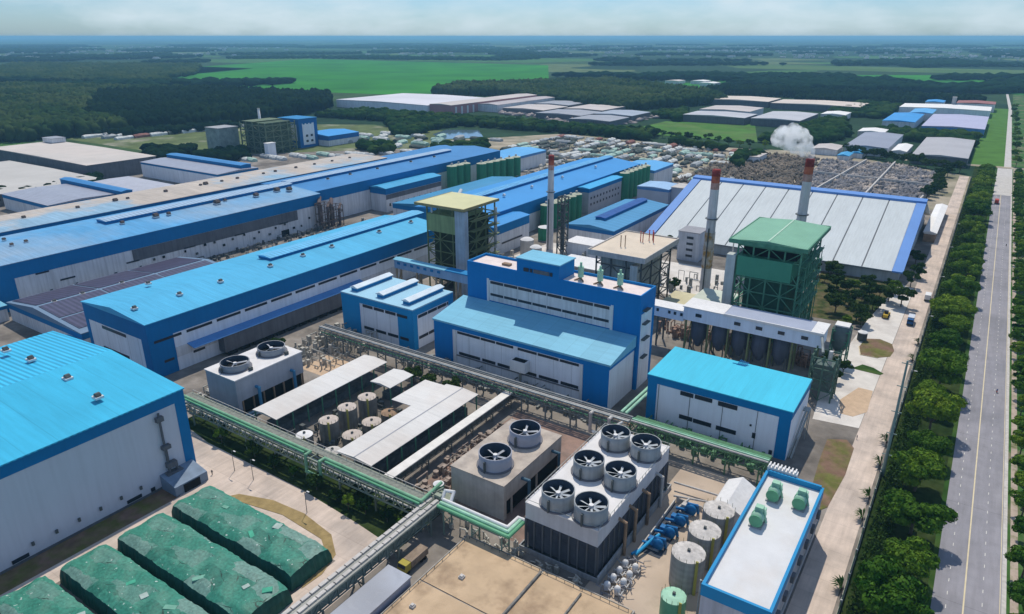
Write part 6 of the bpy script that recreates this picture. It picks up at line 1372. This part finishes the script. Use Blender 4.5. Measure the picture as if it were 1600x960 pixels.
for (a, b_) in (((-112, 600), (-100, 800)), ((-74, 605), (-74, 800)), ((-135, 700), (-35, 690)), ((-36, 610), (-29, 760))):
    m = MB(); d = (Vector((*b_, 0)) - Vector((*a, 0))).normalized(); s = Vector((-d.y, d.x, 0)) * .6
    p, q = Vector((*a, 0)), Vector((*b_, 0)); m.hexa([p - s, q - s, q + s, p + s] + [v + Vector((0, 0, 4)) for v in (p - s, q - s, q + s, p + s)])
    o = m.build('yard_wall', LCONC); tag(o, {(-112, 600): 'left long pale wall dividing the scrap yard', (-74, 605): 'middle long pale wall dividing the scrap yard', (-135, 700): 'pale cross wall through the scrap yard', (-36, 610): 'pale boundary wall of the scrap yard beside the dark trees'}[a], 'wall', 'pale walls of the scrap yard')
# distant towns
g_ = np.random.default_rng(21); m = MB()
for k in range(900):
    d = g_.choice((5200, 6800, 8200, 9500, 7400)) * g_.uniform(.9, 1.12); c = g_.choice((20, 14, 5, 40, 58, 66, 3, 30)); a = R(c) + g_.normal() * R(3.2)
    x, y = -math.sin(a) * d, math.cos(a) * d; w, l, h = g_.uniform(4, 17), g_.uniform(4, 17), g_.uniform(5, 12)
    m.box(x - w, x + w, y - l, y + l, 0, h)
o = m.build('distant_town', M('town_white', (.56, .54, .52), .8, .3, .002)); tag(o, 'far-off pale town buildings scattered below the horizon', 'town', kind='stuff')

# ---------------------------------------------------------------- clutter near the plant
def clutter(label, x0, x1, y0, y1, n, mat, h, seed, mat_name=None):
    r_ = random.Random(seed); m = MB()
    for i in range(n):
        x, y = r_.uniform(x0, x1), r_.uniform(y0, y1); k = r_.random(); z = r_.uniform(.5, h)
        if k < .3: m.box(x - r_.uniform(.3, 1), x + r_.uniform(.3, 1), y - r_.uniform(.3, 1), y + r_.uniform(.3, 1), 0, z)
        elif k < .5: m.cyl(x, y, 0, z, r_.uniform(.3, .9), None, 10)
        else:
            dx, dy = r_.choice(((1, 0), (0, 1))); L = r_.uniform(1, 5)
            m.path([(x, y, 0), (x, y, z), (x + dx * L, y + dy * L, z), (x + dx * L, y + dy * L, 0)], r_.uniform(.1, .28), 6)
    o = m.build('pipework', mat); tag(o, label, 'pipework', kind='stuff')
CP = M('clutter_cream', (.40, .38, .33), .7, .35, .5)
CG = M('clutter_grey', (.22, .23, .22), .7, .4, .5)
clutter('tangle of cream valves and pipes left of the grey cooling tower', -216, -209, 116, 150, 90, CP, 3.5, 1)
clutter('cream pipes and valves between the grey cooling tower and the three-vent hall', -222, -196, 163, 196, 150, CP, 4, 2)
clutter('dark pipes crowded below the pipe rack before the stepped hall', -180, -92, 184.5, 193.5, 160, CG, 3.5, 3)
clutter('dark equipment in the shade between the white sheds', -168, -143, 121, 156, 90, M('clutter_dark', (.10, .11, .11), .7, .4, .5), 2.5, 4)
clutter('rust and grey pipes between the long gallery and the beige cooling tower', -117, -106, 121, 168, 190, M('clutter_rust', (.30, .24, .20), .75, .5, .5), 2.6, 5)
clutter('green pipes and supports along the foot of the cyan-roofed hall', -76, -36, 186.5, 196, 130, M('clutter_green', (.09, .20, .10), .7, .4, .5), 3, 6)
clutter('rusty and red pipework under the conveyor gallery', -104, -38, 268, 279, 200, M('clutter_redbrown', (.26, .17, .13), .8, .5, .5), 5, 7)
clutter('grey equipment around the feet of the chimneys', -195, -85, 316, 350, 160, CG, 5, 8)
clutter('steel pipes and ducts between the boiler houses', -196, -142, 232, 312, 260, M('clutter_steel', (.16, .17, .16), .7, .4, .5), 8, 9)
clutter('dark small plant along the back hall wall', -363, -352.5, 210, 318, 120, M('clutter_dark', (.10, .11, .11)), 3, 10)
clutter('grey-white fittings below the back halls beyond the long roof', -352, -292, 210, 345, 240, CG, 4, 11)
clutter('plant clutter at the foot of the far silos', -345, -296, 475, 555, 120, CP, 5, 12)
clutter('pale fittings in the yard behind the yellow-roofed boiler house', -236, -180, 292, 330, 120, CP, 5, 13)
for i, (y, z, mt) in enumerate(((312, 17, 'rusty'), (322, 14, 'brown'))):
    t = thing('dust_duct', ('taller' if i == 0 else 'shorter') + ' rusty exhaust duct tower against the back hall wall', 'duct', (-360, y, 0)); MB().path([(-360, y, 0), (-360, y, z), (-366, y + 6, z + 2)], 1.3, 10).path([(-357, y + 4, 0), (-357, y + 4, z - 3), (-364, y + 12, z - 2)], .9, 8).build('duct', M('duct_brown', (.12, .09, .085), .8, .3, .3), t)
    frame_tower(t, (-362, -355.5, y - 2, y + 6), 0, z, M('duct_frame', (.14, .11, .10), .8), 1, 1, (5, 10, z), .4)

# ---------------------------------------------------------------- vehicles, poles, people
TYRE = M('tyre', (.02, .02, .02), .9)
def truck(x, y, rz, cabc, boxc, label, L=8.5, name='truck', h=3.3):
    t = thing(name, label, 'truck', (x, y, .1)); K = lambda mb: mb
    W_ = 1.25
    loc = t.location.copy(); ox, oy, oz = loc
    MB().box(ox - .9, ox + .9, oy - L / 2, oy + L / 2, oz + .6, oz + .95).build('chassis', DSTEEL, t)
    c = MB().ext([(oy + L / 2 - 2.1, oz + .9), (oy + L / 2, oz + .9), (oy + L / 2, oz + 2.0), (oy + L / 2 - .35, oz + 2.9), (oy + L / 2 - 2.1, oz + 2.9)], 'X', ox - W_, ox + W_).build('cab', cabc, t)
    MB().hexa([(ox - 1.1, oy + L / 2 + .02, oz + 2.02), (ox + 1.1, oy + L / 2 + .02, oz + 2.02), (ox + 1.1, oy + L / 2 - .28, oz + 2.8), (ox - 1.1, oy + L / 2 - .28, oz + 2.8), (ox - 1.1, oy + L / 2 + .06, oz + 2.04), (ox + 1.1, oy + L / 2 + .06, oz + 2.04), (ox + 1.1, oy + L / 2 - .24, oz + 2.82), (ox - 1.1, oy + L / 2 - .24, oz + 2.82)]).build('windscreen', GLASS, c)
    MB().box(ox - W_, ox + W_, oy - L / 2, oy + L / 2 - 2.3, oz + .97, oz + h).build('cargo_box', boxc, t)
    for yy in (oy + L / 2 - 1.1, oy - L / 2 + 1.2, oy - L / 2 + 2.4):
        for sg in (-1, 1): MB().tube((ox + sg * .95, yy, oz + .5), (ox + sg * 1.28, yy, oz + .5), .5, 14).build('wheel', TYRE, t)
    t.rotation_euler = (0, 0, rz); return t
truck(13.9, 652, 0, RED, RED, 'red truck driving on the left lane far up the public road', 9)
truck(-13.4, 342, math.pi, M('truck_blue', (.02, .10, .28), .4), M('pale_cargo', (.56, .60, .66), .5), 'blue truck with a pale blue top on the plant road', 7.5)
truck(-9.9, 381, 0, WHITE, WHITE, 'white box truck parked against the plant fence', 7)
truck(-96.2, 101.5, math.pi, M('truck_yellow', (.36, .30, .05), .5), M('brown_load', (.26, .20, .15), .9, .3, .6), 'brown-loaded truck with a yellow end beside the conveyor', 8.5, h=2.8)
t = thing('wheel_loader', 'yellow wheel loader at the edge of the trees by the plant road', 'loader', (-23.6, 344, .1)); x, y = -23.6, 344
YL = M('loader_yellow', (.50, .34, .04), .5, .2, .4)
MB().box(x - 1, x + 1, y - 2.6, y + 1, .7, 2.0).build('body', YL, t); MB().box(x - .8, x + .8, y - .6, y + .9, 2.02, 3.3).build('cab', GLASS, t)
MB().path([(x - .8, y + .9, 1.6), (x - .8, y + 3.2, 1.2)], .2).path([(x + .8, y + .9, 1.6), (x + .8, y + 3.2, 1.2)], .2).build('lift_arm', YL, t)
MB().ext([(y + 3.1, .4), (y + 4.3, .3), (y + 3.4, 1.7), (y + 3.0, 1.6)], 'X', x - 1.4, x + 1.4).build('bucket', YL, t)
for yy in (y - 1.6, y + 1.4):
    for sg in (-1, 1): MB().tube((x + sg * .9, yy, .75), (x + sg * 1.4, yy, .75), .75, 14).build('wheel', TYRE, t)
t = thing('storage_tank', 'small dark round tank with a white lid on the pale pavement by the planting bed', 'tank', (-28.4, 310, 0)); MB().cyl(-28.4, 310, 0, 3.4, 1.9, 1.9, 16, False).build('shell', DSTEEL, t, True); MB().lathe(-28.4, 310, [(2.0, 3.4), (2.0, 3.7), (0, 4.4)], 16).build('lid', WHITE, t)

def person(x, y, z, label, shirt, trousers, pose='stand', rz=0.):
    ox, oy, oz = 0, 0, 0
    if pose == 'stand':
        J = [(0, 0, .95), (0, 0, 1.22), (0, .01, 1.46), (0, .02, 1.56), (0, .03, 1.70), (-.19, 0, 1.42), (-.25, .02, 1.14), (-.26, .12, .90), (.19, 0, 1.42), (.25, 0, 1.14), (.26, .10, .90), (-.10, 0, .90), (-.11, .05, .50), (-.11, .0, .06), (-.11, .14, .04), (.10, 0, .90), (.12, -.05, .50), (.13, -.14, .08), (.13, .0, .04)]
    else:
        J = [(0, -.1, .80), (0, -.08, 1.05), (0, 0, 1.30), (0, .04, 1.40), (0, .08, 1.54), (-.19, 0, 1.27), (-.27, .18, 1.08), (-.26, .42, 1.02), (.19, 0, 1.27), (.27, .18, 1.08), (.26, .42, 1.02), (-.12, -.05, .78), (-.20, .32, .70), (-.20, .22, .28), (-.20, .36, .26), (.12, -.05, .78), (.20, .32, .70), (.20, .22, .28), (.20, .36, .26)]
    E_ = [(0, 1), (1, 2), (2, 3), (3, 4), (2, 5), (5, 6), (6, 7), (2, 8), (8, 9), (9, 10), (0, 11), (11, 12), (12, 13), (13, 14), (0, 15), (15, 16), (16, 17), (17, 18)]
    rad = [.14, .14, .13, .06, .105, .07, .05, .04, .07, .05, .04, .10, .075, .05, .045, .10, .075, .05, .045]
    me = bpy.data.meshes.new('person'); me.from_pydata(J, E_, []); o = bpy.data.objects.new('person', me); COL.objects.link(o)
    md = o.modifiers.new('skin', 'SKIN'); me.skin_vertices.new() if not me.skin_vertices else None
    for v, r_ in zip(me.skin_vertices[0].data, rad): v.radius = (r_, r_)
    me.skin_vertices[0].data[0].use_root = True
    o.modifiers.new('sub', 'SUBSURF').render_levels = 1
    m = bpy.data.materials.get('clothes_' + shirt) or None
    col = {'dark': ((.04, .045, .06), (.03, .03, .035)), 'blue': ((.06, .12, .30), (.05, .05, .07)), 'grey': ((.18, .17, .18), (.05, .05, .06))}[shirt]
    if m is None:
        m = bpy.data.materials.new('clothes_' + shirt); m.use_nodes = True; n, l = m.node_tree.nodes, m.node_tree.links
        co = n.new('ShaderNodeTexCoord'); sp_ = n.new('ShaderNodeSeparateXYZ'); rr = n.new('ShaderNodeValToRGB'); rr.color_ramp.interpolation = 'CONSTANT'
        l.new(co.outputs['Object'], sp_.inputs[0]); dv = n.new('ShaderNodeMath'); dv.operation = 'DIVIDE'; dv.inputs[1].default_value = 2
        l.new(sp_.outputs[2], dv.inputs[0]); l.new(dv.outputs[0], rr.inputs[0]); e = rr.color_ramp.elements
        top = .765 if pose == 'stand' else .69; wa = .47 if pose == 'stand' else .42
        e[0].position = 0; e[0].color = (*col[1], 1); e[1].position = wa; e[1].color = (*col[0], 1); q = e.new(top); q.color = (.30, .18, .12, 1); q = e.new(top + .065); q.color = (.015, .012, .01, 1)
        l.new(rr.outputs[0], n['Principled BSDF'].inputs['Base Color'])
    me.materials.append(m); o.location = (x, y, z); o.rotation_euler = (0, 0, rz); tag(o, label, 'person'); return o
person(-170.2, 97.6, .09, 'person in dark clothes walking on the road by the corner of the front hall', 'dark', 0, rz=.6)
person(-16.4, 223, .11, 'person in dark clothes standing at the edge of the planting bed by the plant road', 'grey', 0, rz=2.2)
def bike(x, y, label, plabel, shirt):
    t = thing('motorcycle', label, 'motorcycle', (x, y, .11), None); z = .11
    for yy in (-.62, .62):
        MB().tube((x - .05, y + yy, z + .3), (x + .05, y + yy, z + .3), .3, 14).build('wheel', TYRE, t)
    MB().box(x - .14, x + .14, y - .7, y + .2, z + .4, z + .74).tube((x, y + .62, z + .3), (x, y + .4, z + 1.0), .06).box(x - .32, x + .32, y + .38, y + .44, z + .96, z + 1.02).build('body', RED if shirt == 'blue' else DSTEEL, t)
    person(x, y - .1, z, plabel, shirt, 0, 'ride')
bike(20.1, 285.4, 'motorcycle nearer the lower edge on the right lane of the public road', 'person riding the nearer motorcycle on the public road', 'blue')
bike(21.2, 514.6, 'motorcycle farther up the right lane of the public road', 'person riding the farther motorcycle on the public road', 'grey')
def pole(x, y, h, label, arms=(), mat=STEEL, r=.22, lamp=False, group=None):
    t = thing('lamp_post' if lamp else 'mast', label, 'lamp post' if lamp else 'mast', (x, y, 0), group)
    MB().tube((x, y, 0), (x, y, h), r, 8, r * .6).build('pole', mat, t)
    for z in arms: MB().box(x - 1.3, x + 1.3, y - .1, y + .1, z, z + .22).build('cross_arm', mat, t)
    if lamp:
        a = MB().path([(x, y, h - .1), (x + 1.2, y, h + .3)], .07).build('arm', mat, t); MB().box(x + 1.0, x + 1.9, y - .16, y + .16, h + .2, h + .36).build('lamp_head', WHITE, a)
pole(-6.7, 206, 37, 'tall grey-green mast with cross arms by the plant fence', (36, 29, 21, 14, 7), M('mast_green', (.22, .30, .28), .6, .1, .4), .45)
for i, (x, y, w) in enumerate(((-166.5, 102.5, 'nearest the front hall corner'), (-158, 102.6, 'in the middle of the road strip'), (-133.5, 101, 'beside the dry grass strip'))): pole(x, y, 7, 'thin dark lamp post ' + w, (), DSTEEL, .1, True, 'lamp posts by the tarpaulin stacks')
pole(-101, 362, 22, 'thin grey pipe mast against the striped shed left of the green boiler house', (), SPIPE, .5)
for i in range(5): pole(-6.9, 262 + i * 62, 11, nth(i) + ' pale slim lamp post from the near end along the plant fence', (), STEEL, .12, True, 'lamp posts along the plant fence')

# ---------------------------------------------------------------- haze
m = MB().box(-46000, 46000, -46000, 46000, -1.0, 128.0)
hz_ = m.build('haze', WHITE); hz_.data.materials.clear()
hm = bpy.data.materials.new('haze_air'); hm.use_nodes = True; n, l = hm.node_tree.nodes, hm.node_tree.links; n.clear()
out = n.new('ShaderNodeOutputMaterial'); pv = n.new('ShaderNodeVolumePrincipled')
pv.inputs['Color'].default_value = (.33, .70, 1.0, 1); pv.inputs['Density'].default_value = 8.0e-5; pv.inputs['Anisotropy'].default_value = 0.0
l.new(pv.outputs[0], out.inputs['Volume']); hz_.data.materials.append(hm)
tag(hz_, 'pale blue haze of the air over the plain', 'haze', kind='stuff')
